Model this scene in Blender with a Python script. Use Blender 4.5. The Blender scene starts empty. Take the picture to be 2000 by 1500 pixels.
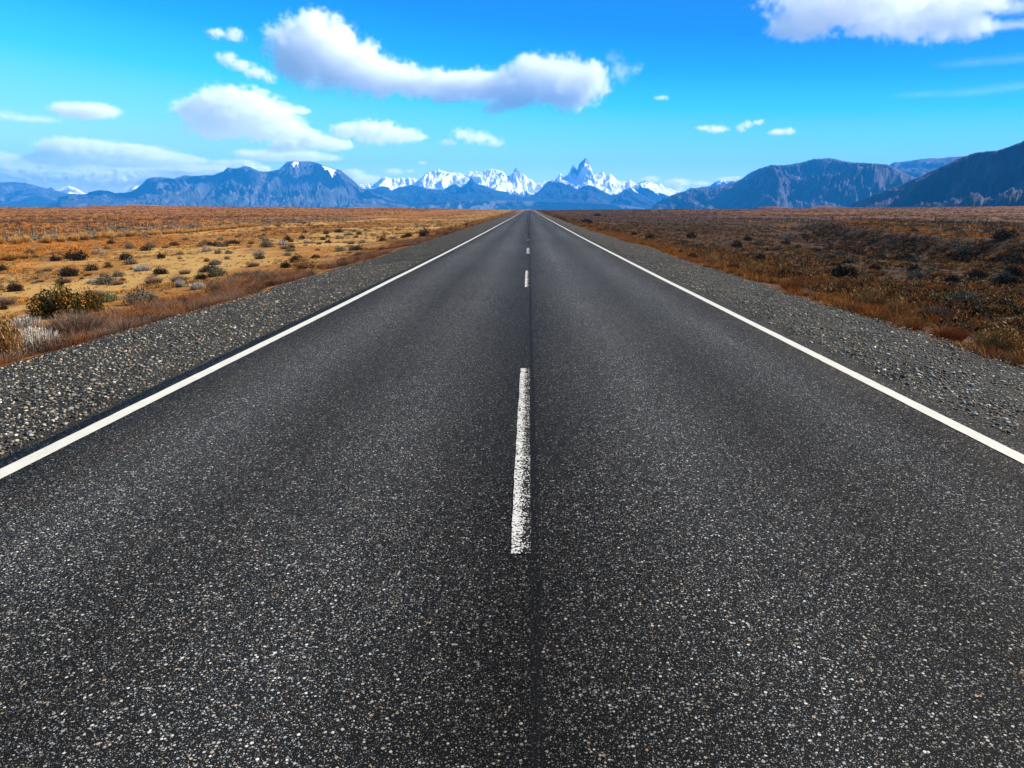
import bpy, math, random
import numpy as np
from mathutils import Vector

R = math.radians
sc = bpy.context.scene
COL = sc.collection
rng = np.random.default_rng(7)

# ------------------------------------------------------------------ camera
F = 1387.0 / 2000.0          # focal length over image width
CAM_H = 1.55
HORIZ = 408.0                # eye level in the 2000 px wide photograph
PITCH = math.atan((750 - HORIZ) / 1387.0)
YAW = math.atan(33 * math.cos(PITCH) / 1387.0)       # camera turned a little left of the road
cam_d = bpy.data.cameras.new('camera')
cam = bpy.data.objects.new('camera', cam_d)
COL.objects.link(cam)
cam_d.sensor_width = 36.0
cam_d.lens = 36.0 * F
cam_d.clip_start = 0.05
cam_d.clip_end = 300000.0
cam.location = (0, 0, CAM_H)
cam.rotation_euler = (R(90) - PITCH, 0, YAW)
sc.camera = cam

# ------------------------------------------------------------------ sun, sky, exposure
SUN_AZ, SUN_EL = R(72), R(36)        # azimuth clockwise from the road's direction
sun_d = bpy.data.lights.new('sun', 'SUN')
sun = bpy.data.objects.new('sun', sun_d)
COL.objects.link(sun)
sun_d.energy = 5.0
sun_d.angle = R(0.5)
sun_d.color = (1.0, 0.95, 0.86)
sdir = Vector((math.sin(SUN_AZ) * math.cos(SUN_EL), math.cos(SUN_AZ) * math.cos(SUN_EL), math.sin(SUN_EL)))
sun.rotation_euler = sdir.to_track_quat('Z', 'Y').to_euler()

world = bpy.data.worlds.new('World')
sc.world = world
world.use_nodes = True
wt = world.node_tree
bg = wt.nodes['Background']
sky = wt.nodes.new('ShaderNodeTexSky')
sky.sky_type = 'NISHITA'
sky.sun_disc = False
sky.sun_elevation = SUN_EL
sky.sun_rotation = SUN_AZ
sky.altitude = 400


def wmath(op, a, b=None):
    n = wt.nodes.new('ShaderNodeMath'); n.operation = op
    for i, v in enumerate((a, b)):
        if v is None: continue
        if isinstance(v, (int, float)): n.inputs[i].default_value = v
        else: wt.links.new(v, n.inputs[i])
    return n.outputs[0]


geo = wt.nodes.new('ShaderNodeTexCoord')
sep = wt.nodes.new('ShaderNodeSeparateXYZ')
wt.links.new(geo.outputs['Generated'], sep.inputs[0])
rampn = wt.nodes.new('ShaderNodeValToRGB')
cr = rampn.color_ramp
SKY = [(0.0, (.70, .68, .50)), (0.04, (.42, .62, .42)), (0.09, (.16, .46, .40)), (0.135, (.030, .325, .40)),
       (0.18, (.006, .19, .39)), (0.225, (.002, .115, .36)), (0.30, (.003, .075, .31)), (0.55, (.025, .055, .145)), (1.0, (.034, .05, .11))]
while len(cr.elements) < len(SKY): cr.elements.new(0.5)
for e, (p, c) in zip(cr.elements, SKY):
    e.position = p; e.color = (*c, 1)
# deeper towards the sun's side of the view, as a polarised sky is
wt.links.new(wmath('ADD', sep.outputs[2], wmath('MULTIPLY', wmath('MAXIMUM', wmath('MINIMUM', sep.outputs[0], 0.62), -0.62),
                                               wmath('MULTIPLY', sep.outputs[2], 0.42))), rampn.inputs[0])
mixw = wt.nodes.new('ShaderNodeMix'); mixw.data_type = 'RGBA'; mixw.blend_type = 'ADD'
mixw.inputs[0].default_value = 0.012          # the physical sky, at low strength, over the deep polarised blue
scl = wt.nodes.new('ShaderNodeMix'); scl.data_type = 'RGBA'; scl.blend_type = 'MULTIPLY'; scl.inputs[0].default_value = 1.0
scl.inputs[7].default_value = (10, 10, 10, 1)
wt.links.new(rampn.outputs[0], scl.inputs[6])
wt.links.new(scl.outputs[2], mixw.inputs[6])
wt.links.new(sky.outputs[0], mixw.inputs[7])
wt.links.new(mixw.outputs[2], bg.inputs[0])
bg.inputs[1].default_value = 0.1

sc.view_settings.view_transform = 'Standard'
sc.view_settings.look = 'None'
sc.view_settings.gamma = 1.0
sc.view_settings.exposure = 1.35
sc.cycles.use_denoising = True
sc.cycles.volume_bounces = 12
sc.cycles.max_bounces = 14
sc.cycles.volume_step_rate = 2.0
sc.cycles.volume_max_steps = 256
sc.render.film_transparent = False

# ------------------------------------------------------------------ helpers
cP, sP, cY, sY = math.cos(PITCH), math.sin(PITCH), math.cos(YAW), math.sin(YAW)


def ray(px, py):
    """direction in the world of a point of the photograph (horizontal part of length 1)"""
    x = np.asarray(px, float) - 1000; y = 750 - np.asarray(py, float)
    fwd = 1387 * cP + y * sP
    up = -1387 * sP + y * cP
    X = x * cY - fwd * sY; Y = x * sY + fwd * cY
    n = np.hypot(X, Y)
    return X / n, Y / n, up / n


def hash2(i, j, seed):
    h = (i * 374761393 + j * 668265263 + seed * 2246822519) & 0xFFFFFFFF
    h = ((h ^ (h >> 13)) * 1274126177) & 0xFFFFFFFF
    h = h ^ (h >> 16)
    return (h & 0xFFFF) / 65535.0


def vnoise(x, y, seed=0):
    x = np.asarray(x, float); y = np.asarray(y, float)
    i = np.floor(x).astype(np.int64); j = np.floor(y).astype(np.int64)
    fx = x - i; fy = y - j
    fx = fx * fx * fx * (fx * (fx * 6 - 15) + 10); fy = fy * fy * fy * (fy * (fy * 6 - 15) + 10)
    a = hash2(i, j, seed); b = hash2(i + 1, j, seed); c = hash2(i, j + 1, seed); d = hash2(i + 1, j + 1, seed)
    return (a + (b - a) * fx) * (1 - fy) + (c + (d - c) * fx) * fy


def fbm(x, y, oct=4, seed=0, gain=.5):
    s = 0; a = 1; t = 0
    for k in range(oct):
        s = s + a * (vnoise(x * 2 ** k + 17.3 * k, y * 2 ** k + 9.1 * k, seed + k) * 2 - 1); t += a; a *= gain
    return s / t


def ridged(x, y, oct=5, seed=0, gain=.5):
    s = 0; a = 1; t = 0
    for k in range(oct):
        s = s + a * (1 - np.abs(vnoise(x * 2 ** k + 5.7 * k, y * 2 ** k + 3.1 * k, seed + k) * 2 - 1)); t += a; a *= gain
    return s / t


def smooth(a, b, x):
    t = np.clip((np.asarray(x, float) - a) / (b - a), 0, 1)
    return t * t * (3 - 2 * t)


def make_mesh(name, V, Fc, mat=None, smooth_shade=False, col=None, extra=None):
    """V n x 3, Fc m x k (k = 3 or 4) as one mesh object"""
    V = np.asarray(V, np.float32); Fc = np.asarray(Fc, np.int32)
    me = bpy.data.meshes.new(name)
    k = Fc.shape[1]
    me.vertices.add(len(V)); me.vertices.foreach_set('co', V.ravel())
    me.loops.add(Fc.size); me.loops.foreach_set('vertex_index', Fc.ravel())
    me.polygons.add(len(Fc)); me.polygons.foreach_set('loop_start', np.arange(0, Fc.size, k, dtype=np.int32))
    if smooth_shade: me.polygons.foreach_set('use_smooth', np.ones(len(Fc), bool))
    if col is not None:
        a = me.color_attributes.new('tint', 'FLOAT_COLOR', 'POINT')
        c = np.ones((len(V), 4), np.float32); c[:, :3] = col
        a.data.foreach_set('color', c.ravel())
    if extra:
        for nme, arr in extra.items():
            at = me.attributes.new(nme, 'FLOAT', 'POINT'); at.data.foreach_set('value', np.asarray(arr, np.float32).ravel())
    me.update(calc_edges=True)
    if mat: me.materials.append(mat)
    o = bpy.data.objects.new(name, me)
    COL.objects.link(o)
    return o


def grid_faces(nu, nv):
    i = np.arange(nu - 1)[:, None] * nv + np.arange(nv - 1)[None, :]
    i = i.ravel()
    return np.stack([i, i + nv, i + nv + 1, i + 1], 1)


def tag(o, label=None, cat=None, group=None, kind=None):
    if label: o['label'] = label
    if cat: o['category'] = cat
    if group: o['group'] = group
    if kind: o['kind'] = kind
    return o


class Mat:
    """small node writer"""
    def __init__(s, name):
        s.m = bpy.data.materials.new(name); s.m.use_nodes = True; s.t = s.m.node_tree
        s.b = s.t.nodes['Principled BSDF']; s.out = s.t.nodes['Material Output']
        s.b.inputs['Roughness'].default_value = .9
        s.b.inputs['Specular IOR Level'].default_value = .2

    def node(s, typ, **kw):
        n = s.t.nodes.new(typ)
        for k, v in kw.items(): setattr(n, k, v)
        return n

    def put(s, sock, v):
        if isinstance(v, (int, float)): sock.default_value = v
        elif isinstance(v, tuple): sock.default_value = (*v, 1) if len(v) == 3 and sock.type == 'RGBA' else v
        else: s.t.links.new(v, sock)

    def math(s, op, a, b=0.0, clamp=False):
        n = s.node('ShaderNodeMath', operation=op); n.use_clamp = clamp
        s.put(n.inputs[0], a); s.put(n.inputs[1], b); return n.outputs[0]

    def mix(s, f, a, b, blend='MIX'):
        n = s.node('ShaderNodeMix', data_type='RGBA', blend_type=blend)
        s.put(n.inputs[0], f); s.put(n.inputs[6], a); s.put(n.inputs[7], b); return n.outputs[2]

    def step(s, v, a, b, c=0.0, d=1.0):
        n = s.node('ShaderNodeMapRange', interpolation_type='SMOOTHSTEP')
        s.put(n.inputs[0], v)
        for i, q in zip((1, 2, 3, 4), (a, b, c, d)): s.put(n.inputs[i], q)
        return n.outputs[0]

    def pos(s):
        if not hasattr(s, '_p'): s._p = s.node('ShaderNodeNewGeometry')
        return s._p.outputs['Position']

    def xyz(s):
        n = s.node('ShaderNodeSeparateXYZ'); s.t.links.new(s.pos(), n.inputs[0]); return n.outputs

    def mapped(s, sc_):
        n = s.node('ShaderNodeMapping'); s.t.links.new(s.pos(), n.inputs[0]); n.inputs['Scale'].default_value = sc_; return n.outputs[0]

    def noise(s, scale, detail=4, rough=.55, vec=None, dims='3D'):
        n = s.node('ShaderNodeTexNoise'); n.inputs['Scale'].default_value = scale
        n.inputs['Detail'].default_value = detail; n.inputs['Roughness'].default_value = rough
        s.t.links.new(vec if vec is not None else s.pos(), n.inputs['Vector']); return n.outputs['Fac']

    def vor(s, scale, feature='F1', vec=None, rnd=1.0):
        n = s.node('ShaderNodeTexVoronoi', feature=feature); n.inputs['Scale'].default_value = scale
        n.inputs['Randomness'].default_value = rnd
        s.t.links.new(vec if vec is not None else s.pos(), n.inputs['Vector']); return n.outputs

    def ramp(s, v, stops, interp='LINEAR'):
        n = s.node('ShaderNodeValToRGB'); r = n.color_ramp; r.interpolation = interp
        while len(r.elements) < len(stops): r.elements.new(.5)
        for e, (p, c) in zip(r.elements, stops): e.position = p; e.color = (*c, 1)
        s.put(n.inputs[0], v); return n.outputs[0]

    def bump(s, h, strength, dist, normal=None):
        n = s.node('ShaderNodeBump'); n.inputs['Strength'].default_value = strength; n.inputs['Distance'].default_value = dist
        s.t.links.new(h, n.inputs['Height'])
        if normal is not None: s.t.links.new(normal, n.inputs['Normal'])
        return n.outputs[0]

    def fin(s, base=None, rough=None, normal=None, spec=None, k=None):
        if k is not None: base = s.mix(1.0, base, (k, k, k) if isinstance(k, float) else k, 'MULTIPLY')
        if base is not None: s.put(s.b.inputs['Base Color'], base)
        if rough is not None: s.put(s.b.inputs['Roughness'], rough)
        if spec is not None: s.put(s.b.inputs['Specular IOR Level'], spec)
        if normal is not None: s.put(s.b.inputs['Normal'], normal)
        return s.m


# ------------------------------------------------------------------ terrain heights
ROAD_Y = [-30, 0, 20, 40, 62, 120, 300, 560, 620, 900, 3000, 100000]
ROAD_Z = [.14, 0, -.085, -.12, -.12, -.09, .1, .52, .50, -1.0, -4, -4]


def road_z(y):
    y = np.asarray(y, float)
    z = 0
    for o, w in ((-8, .25), (0, .5), (8, .25)): z = z + w * np.interp(y + o, ROAD_Y, ROAD_Z)
    return z


HZX = [-400, 0, 100, 165, 200, 235, 255, 330, 355, 480, 560, 640, 690, 760, 800, 900, 1000, 1033, 1060, 1250, 1400, 1460, 1600, 1800, 2000, 2400]
HZY = [404, 404, 404.5, 404.5, 402.5, 402.5, 401, 403.5, 403, 404.5, 404, 406, 407.5, 406, 407, 408.5, 410, 410.5, 410, 409.5, 408.5, 408.5, 407, 405, 402.5, 400]
_xs = np.linspace(-400, 2400, 561)
_rx, _ry, _rz = ray(_xs, np.interp(_xs, HZX, HZY))
_az = np.arctan2(_rx, _ry)


def ground_z(x, y):
    x = np.asarray(x, float); y = np.asarray(y, float)
    r = np.hypot(x, y); ax = np.abs(x)
    rz = road_z(np.minimum(y, 600))
    side = np.where(x < 0, 1.0, 1.0)
    prof = np.interp(ax, [0, 3.7, 6.3, 8.5, 13, 22, 60], [-.06, -.06, -.30, -.68, -1.15, -1.33, -1.45])
    prof = prof * (1 - .75 * smooth(250, 520, r) * (ax < 1e9))
    z = rz * np.clip(1 - (ax - 40) / 400, 0, 1) + prof
    k = smooth(5.5, 12, ax)
    z = z + k * (.16 * fbm(x / 9, y / 9, 3, 3) + .30 * fbm(x / 38, y / 38, 3, 11) + .035 * fbm(x / 1.7, y / 1.7, 3, 5))
    # small berm carrying the golden tussocks, left
    z = z + .30 * np.exp(-((x + 44 + 1.5 * fbm(y / 20, x * 0, 2, 8)) / 2.6) ** 2) * smooth(30, 50, y)
    # washed out gully with a steep bank, right
    gx = 30 + 24 * smooth(52, 150, y) + 3 * fbm(y / 14, y * 0, 3, 21)
    on = smooth(36, 50, y) * (1 - smooth(120, 175, y))
    z = z + on * (.95 * smooth(0, 3.6, x - gx) - .9 * np.exp(-((x - gx + 3.5) / 4.5) ** 2)) * (1 - smooth(10, 55, x - gx))
    # far plain rises to the skyline of the photograph
    az = np.arctan2(x, np.maximum(y, 1e-3))
    tgt = CAM_H + np.interp(az, _az, _rz) * r
    zb = np.interp(r, [0, 800, 1500, 3000, 5200, 100000], [0, 0, -1.5, -8, -25, -25])
    w = smooth(330, 800, r) * (y > 0)
    dx = smooth(5, 25, ax)
    hill = np.where(az < 0.30, tgt + zb, tgt + zb)
    wz = w * dx
    return z * (1 - wz) + (hill + .25 * w * fbm(x / 90, y / 90, 3, 41)) * wz


def on_ground(px, py, it=30):
    """point of the terrain seen at a pixel of the photograph"""
    X, Y, Z = ray(px, py)
    lo, hi = 3.0, 2500.0
    ts = np.geomspace(lo, hi, 900)
    d = CAM_H + ts * Z - ground_z(ts * X, ts * Y)
    i = np.argmax(d < 0)
    if d[i] >= 0: i = len(ts) - 1
    t = ts[i]
    return float(t * X), float(t * Y), float(ground_z(t * X, t * Y)), float(t)


# ------------------------------------------------------------------ setting: the plain
def axis(dense, step, far, growth):
    a = list(np.arange(0, dense, step)); s = step
    while a[-1] < far:
        s *= growth; a.append(a[-1] + s)
    return np.array(a)


axp = axis(70, .45, 14000, 1.055)
gx_ = np.concatenate([-axp[:0:-1], axp])
gy_ = np.concatenate([-axis(6, .6, 60, 1.3)[:0:-1] , axis(120, .5, 15000, 1.04)])
GX, GY = np.meshgrid(gx_, gy_, indexing='ij')
GZ = ground_z(GX, GY)


def zone_sand(x, y):
    """bare sand flats, left of the road"""
    n = fbm(x / 7, y / 9, 4, 61)
    a = smooth(-9.0, -11.5, x + 1.5 * n) * (1 - smooth(22, 36, -x + 10 * n)) * (1 - .75 * smooth(.02, .35, fbm(x / 4, y / 6, 4, 67)))
    b = np.exp(-((x + 46 + 6 * n) / 7) ** 2) * smooth(75, 95, y) * (1 - smooth(200, 260, y))
    return np.clip(a * (1 - .45 * smooth(70, 170, y)) + b, 0, 1)


m = Mat('steppe_soil')
at = m.node('ShaderNodeAttribute', attribute_name='sand').outputs['Fac']
X_, Y_, Z_ = m.xyz()
n1 = m.noise(.35, 6, .6); n2 = m.noise(3.0, 6, .65); n3 = m.noise(.02, 5, .6); n4 = m.noise(14, 4, .7)
sand = m.mix(n2, (.40, .31, .15), (.64, .50, .26))
sand = m.mix(m.step(n1, .52, .66), sand, (.40, .26, .105))
sand = m.mix(m.step(n4, .60, .70), sand, (.20, .105, .04))
grass = m.ramp(n2, [(.25, (.10, .055, .02)), (.45, (.29, .135, .028)), (.62, (.48, .24, .05)), (.8, (.40, .27, .10))])
grass = m.mix(m.step(n1, .50, .62), grass, (.17, .125, .075))
grass = m.mix(m.step(n3, .48, .60, 0, .6), grass, (.44, .21, .045))
dark = m.ramp(n2, [(.3, (.011, .006, .003)), (.5, (.040, .022, .008)), (.68, (.090, .048, .014)), (.85, (.06, .045, .026))])
dark = m.mix(m.step(n3, .5, .6, 0, .5), dark, (.15, .075, .02))
right = m.step(X_, 2.0, 8.0)
farR = m.step(m.math('ADD', X_, m.math('MULTIPLY', n1, 30.0)), 60.0, 160.0, 0, .55)
dark = m.mix(farR, dark, (.26, .118, .020))
left_col = m.mix(at, grass, sand)
base = m.mix(right, left_col, dark)
spk = m.math('MULTIPLY', m.step(m.noise(1.1, 5, .75), .54, .66), m.math('SUBTRACT', 1.0, m.math('MULTIPLY', at, .9)))
base = m.mix(m.math('MULTIPLY', spk, .75), base, (.035, .026, .016))
spk2 = m.math('MULTIPLY', m.step(m.noise(.16, 6, .75), .53, .63), m.step(Y_, 90.0, 260.0))
base = m.mix(m.math('MULTIPLY', spk2, .6), base, (.05, .034, .02))
# pale sand scars and low grey hill far off
scar = m.step(m.noise(.0035, 3, .5, m.mapped((1, .35, 1))), .60, .64, 0, .6)
yfar = m.step(Y_, 500, 900)
base = m.mix(m.math('MULTIPLY', scar, yfar), base, (.42, .28, .14))
hl = m.math('MULTIPLY', m.step(Y_, 500, 700), m.step(m.noise(.01, 4, .6), .40, .58))
hl = m.math('MULTIPLY', hl, m.math('SUBTRACT', 1.0, m.step(X_, -450.0, -350.0)))
base = m.mix(m.math('MULTIPLY', hl, .8), base, (.22, .18, .12))
bh = m.math('ADD', m.math('MULTIPLY', n2, .6), m.math('MULTIPLY', n4, .4))
soil = m.fin(base, .95, m.bump(bh, .9, .12), .1, k=(.68, .51, .30))
ground = make_mesh('ground', np.stack([GX, GY, GZ], -1).reshape(-1, 3), grid_faces(*GX.shape)[:, ::-1] if False else grid_faces(*GX.shape), soil, True,
                   extra={'sand': zone_sand(GX, GY)})
tag(ground, kind='structure')

# ------------------------------------------------------------------ gravel shoulders
def stones_color(m, scale, vec=None):
    v = m.vor(scale, 'F1', vec)
    sp = m.node('ShaderNodeSeparateColor'); m.t.links.new(v['Color'], sp.inputs[0])
    c = m.ramp(sp.outputs[0], [(0, (.030, .032, .034)), (.25, (.075, .080, .085)), (.45, (.15, .15, .14)), (.6, (.20, .19, .16)),
                               (.72, (.28, .23, .15)), (.82, (.16, .19, .22)), (.9, (.45, .44, .40)), (.97, (.30, .15, .08)), (1, (.6, .58, .55))])
    return c, v['Distance'], sp


m = Mat('gravel')
c1, d1, s1 = stones_color(m, 36)
c2, d2, s2 = stones_color(m, 85)
big = m.step(m.noise(9, 3), .46, .54)
c = m.mix(big, c2, c1)
dd = m.mix(big, d2, d1)
c = m.mix(m.step(dd, .28, .55), c, (.035, .033, .030))
patch = m.noise(.5, 4, .6)
c = m.mix(m.step(patch, .5, .68, 0, .45), c, (.085, .072, .055))
c = m.mix(1.0, c, m.ramp(m.noise(1.4, 4, .6), [(.3, (.50, .48, .45)), (.7, (1.1, 1.1, 1.06))]), 'MULTIPLY')
h = m.math('SUBTRACT', 1.0, dd)
gravel_mat = m.fin(c, .85, m.bump(h, 1.0, .05), .10, k=(.78, .72, .62))


def shoulder(side):
    ys = np.concatenate([np.arange(-3, 60, .25), np.geomspace(60, 620, 260)])
    us = np.linspace(0, 1, 26)
    Y, U = np.meshgrid(ys, us, indexing='ij')
    inner = 3.30
    wob = .35 * fbm(Y / 3.1, Y * 0, 4, 71 + side) + .22 * fbm(Y / .8, Y * 0, 3, 79) + .22 * fbm(Y / 11, Y * 0, 3, 75 + side)
    outer = (6.35 if side < 0 else 5.95) + wob
    if side > 0: outer = outer - .45 * smooth(30, 90, Y)
    else: outer = outer + .3 * smooth(30, 90, Y)
    X = side * (inner + (outer - inner) * U)
    Z = road_z(Y) + np.interp(np.abs(X), [0, 3.7, 6.3, 8.5], [-.028, -.035, -.27, -.62]) + .008 * fbm(X / .5, Y / .5, 3, 5)
    Z = np.where(U > .999, Z - .12, Z)
    o = make_mesh('gravel_shoulder', np.stack([X, Y, Z], -1).reshape(-1, 3), grid_faces(*X.shape)[:, ::side], gravel_mat, True)
    tag(o, kind='structure')


shoulder(-1); shoulder(1)

# ------------------------------------------------------------------ asphalt
m = Mat('asphalt')
X_, Y_, Z_ = m.xyz()


def chips(scale, lo, hi, stretch=None):
    v = m.vor(scale, 'F1', m.mapped((1, 1, 0)))
    sp = m.node('ShaderNodeSeparateColor'); m.t.links.new(v['Color'], sp.inputs[0])
    thr = m.math('MULTIPLY', sp.outputs[1], .50)
    mask = m.step(m.math('SUBTRACT', v['Distance'], thr), .05, -.06)
    mask = m.math('MULTIPLY', mask, m.step(sp.outputs[0], lo, hi))
    col = m.ramp(sp.outputs[2], [(0, (.36, .36, .35)), (.25, (.55, .56, .58)), (.42, (.26, .29, .33)), (.58, (.62, .62, .60)),
                                 (.72, (.50, .47, .38)), (.82, (.95, .95, .92)), (.93, (.55, .36, .20)), (.97, (.40, .38, .34)), (1, (1.08, 1.06, 1.0))])
    return mask, col, v['Distance']


binder = m.mix(m.noise(220, 3, .7), (.003, .003, .003), (.030, .030, .029))
k1, q1, e1 = chips(78, .64, .70)
k2, q2, e2 = chips(145, .45, .55)
k3, q3, e3 = chips(290, .40, .55)
c = m.mix(m.math('MULTIPLY', k3, .55), binder, q3)
c = m.mix(m.math('MULTIPLY', k2, .75), c, q2)
c = m.mix(k1, c, q1)
# wheel tracks, dusty brown margins, stains
ax_ = m.math('ABSOLUTE', X_)
nx = m.noise(.35, 4, .6, m.mapped((1, .12, 1)))
wob = m.math('ADD', ax_, m.math('MULTIPLY', m.math('SUBTRACT', nx, .5), .9))
trk = m.ramp(m.math('DIVIDE', wob, 4.0), [(0, (.48, .47, .47)), (.08, (.70, .70, .71)), (.22, (1.18, 1.21, 1.26)), (.42, (.76, .75, .74)),
                                          (.60, (1.18, 1.21, 1.24)), (.74, (.74, .69, .63)), (.85, (.66, .60, .53)), (1, (.66, .6, .53))])
c = m.mix(1.0, c, trk, 'MULTIPLY')
big = m.noise(.16, 4, .6, m.mapped((1, .35, 1)))
c = m.mix(1.0, c, m.ramp(big, [(.3, (.66, .64, .61)), (.5, (1, 1, 1)), (.7, (1.22, 1.26, 1.3))]), 'MULTIPLY')
stain = m.step(m.noise(.6, 3, .6, m.mapped((1.2, .45, 1))), .66, .74, 0, .45)
c = m.mix(stain, c, (.018, .017, .016))
# dark longitudinal joint
jx = m.math('ABSOLUTE', m.math('SUBTRACT', m.math('ADD', X_, m.math('MULTIPLY', m.math('SUBTRACT', m.noise(2.2, 4), .5), .025)), .035))
joint = m.step(jx, .030, .014, 0, .62)
c = m.mix(joint, c, (.010, .010, .011))
# dust over the outer edge
dust = m.step(m.math('ADD', ax_, m.math('MULTIPLY', m.noise(5, 4), .25)), 3.58, 3.68, 0, .5)
c = m.mix(dust, c, m.mix(m.noise(60, 3), (.03, .026, .022), (.10, .082, .065)))
hh = m.math('ADD', m.math('MULTIPLY', k1, 1.0), m.math('MULTIPLY', k2, .5))
hh = m.math('ADD', hh, m.math('MULTIPLY', m.noise(150, 3, .7), .6))
asphalt_mat = m.fin(c, m.mix(k1, (.62, .62, .62), (.42, .42, .42)), m.bump(hh, .8, .004), .02, k=(.53, .525, .505))

ys = np.concatenate([np.arange(-12, 80, .12), np.geomspace(80, 640, 300)])
LEFT_E = -(3.41 + .03 * fbm(ys / .9, ys * 0, 4, 31))
rag = .10 * fbm(ys / .55, ys * 0, 5, 37) + .20 * np.clip(fbm(ys / 2.3, ys * 0, 3, 39) - .18, 0, 1) * 2
RIGHT_E = 3.40 + rag
cols = [LEFT_E - .03, LEFT_E] + [LEFT_E + (RIGHT_E - LEFT_E) * q for q in np.linspace(.08, .92, 12)] + [RIGHT_E, RIGHT_E + .03]
X = np.stack(cols, 1); Y = np.repeat(ys[:, None], X.shape[1], 1)
Z = road_z(Y) - .0006 * X ** 2
Z[:, 0] -= .07; Z[:, -1] -= .07
road = make_mesh('road', np.stack([X, Y, Z], -1).reshape(-1, 3), grid_faces(*X.shape)[:, ::-1], asphalt_mat, False)
tag(road, kind='structure')


def line_strip(name, x0, x1, y0, y1, mat, step=.04, jit=.004, lift=.004):
    n = max(3, int((y1 - y0) / step))
    ys = np.linspace(y0, y1, n) if y1 < 60 else np.concatenate([np.arange(y0, 40, step), np.geomspace(40, y1, 800)])
    a = x0 + jit * fbm(ys / .15, ys * 0, 4, 51) + .012 * fbm(ys / 6, ys * 0, 2, 52)
    b = x1 + jit * fbm(ys / .15, ys * 0, 4, 57) + .012 * fbm(ys / 6, ys * 0, 2, 52)
    X = np.stack([a, (a + b) / 2, b], 1); Y = np.repeat(ys[:, None], 3, 1)
    lf = lift + .00003 * np.maximum(Y - 60, 0)
    Z = road_z(Y) - .0006 * X ** 2 + lf
    o = make_mesh(name, np.stack([X, Y, Z], -1).reshape(-1, 3), grid_faces(*X.shape)[:, ::-1], mat)
    return tag(o, kind='structure')


m = Mat('edge_line_paint')
n = m.noise(60, 4, .6); sp_ = m.vor(45, 'F1')['Distance']
pit = m.math('MULTIPLY', m.step(n, .56, .66), m.step(sp_, .45, .25))
c = m.mix(m.noise(6, 5, .6), (.70, .69, .66), (.50, .49, .46))
c = m.mix(pit, c, (.25, .24, .22))
edge_paint = m.fin(c, .6, m.bump(n, .3, .004), .1, k=(.76, .73, .65))
line_strip('road_marking', -3.272, -3.150, -2, 615, edge_paint)
line_strip('road_marking', 3.150, 3.268, -2, 615, edge_paint)


def worn_paint(name, hollow):
    m = Mat(name)
    X_, Y_, Z_ = m.xyz()
    v = m.vor(95, 'F1', m.mapped((1, 1, 0)))
    sp = m.node('ShaderNodeSeparateColor'); m.t.links.new(v['Color'], sp.inputs[0])
    n = m.noise(38, 5, .7); nb = m.noise(7, 3, .6)
    # paint sits on the raised chips and is rubbed off between them, more on the joint's side
    if hollow: wear = m.step(m.math('ABSOLUTE', m.math('ADD', X_, .025)), .030, .012, 0, .26)
    else: wear = m.step(X_, -.055, .0, 0, .30)
    thr = m.math('SUBTRACT', m.math('SUBTRACT', .54, wear), m.math('MULTIPLY', m.math('SUBTRACT', nb, .5), .5))
    val = m.math('ADD', m.math('MULTIPLY', v['Distance'], .8), m.math('MULTIPLY', m.math('SUBTRACT', n, .5), .9))
    mask = m.step(m.math('SUBTRACT', val, thr), .05, -.05)
    binder = m.mix(m.noise(220, 3, .7), (.004, .004, .004), (.026, .026, .026))
    c = m.mix(mask, binder, m.mix(sp.outputs[1], (.32, .31, .28), (.52, .50, .46)))
    return m.fin(c, .75, m.bump(mask, .6, .003), 0.0)


wp1 = worn_paint('worn_dash_paint', False); wp2 = worn_paint('worn_hollow_dash_paint', True)
FH = 1387 * CAM_H / cP ** 2


def ydist(py):      # distance along the road of a row of the photograph
    for t in np.geomspace(1.5, 600, 6000):
        if t * ray(1033, py)[2] + CAM_H < road_z(t): return t
    return 600


d0, d1_ = ydist(1083), ydist(720)
PER = 12.1
line_strip('road_marking', -.074, .020, d0, d1_, wp1, jit=.005)
for k in range(1, 26):
    line_strip('road_marking', -.074, .022, d0 + PER * k, d0 + PER * k + 4.3, wp1 if k == 1 else wp2, jit=.004)

# ------------------------------------------------------------------ loose stones on the shoulders (nobody could count them)
ico = None


def icosphere():
    p = (1 + 5 ** .5) / 2
    v = np.array([(-1, p, 0), (1, p, 0), (-1, -p, 0), (1, -p, 0), (0, -1, p), (0, 1, p), (0, -1, -p), (0, 1, -p), (p, 0, -1), (p, 0, 1), (-p, 0, -1), (-p, 0, 1)], float)
    v /= np.linalg.norm(v[0])
    f = np.array([(0, 11, 5), (0, 5, 1), (0, 1, 7), (0, 7, 10), (0, 10, 11), (1, 5, 9), (5, 11, 4), (11, 10, 2), (10, 7, 6), (7, 1, 8),
                  (3, 9, 4), (3, 4, 2), (3, 2, 6), (3, 6, 8), (3, 8, 9), (4, 9, 5), (2, 4, 11), (6, 2, 10), (8, 6, 7), (9, 8, 1)])
    return v, f


m = Mat('stone')
c = m.mix(1.0, m.node('ShaderNodeAttribute', attribute_name='tint').outputs['Color'], m.ramp(m.noise(50, 3), [(.3, (.8, .8, .8)), (.7, (1.1, 1.1, 1.1))]), 'MULTIPLY')
stone_mat = m.fin(c, .8, m.bump(m.noise(160, 3), .3, .004), .10, k=(.88, .80, .68))
PAL = np.array([(.05, .055, .06), (.09, .095, .10), (.16, .16, .15), (.22, .21, .18), (.30, .25, .17), (.17, .20, .23), (.42, .41, .38), (.30, .15, .08), (.55, .53, .50)])
PW = np.array([.16, .2, .2, .14, .09, .09, .07, .02, .03])


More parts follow.
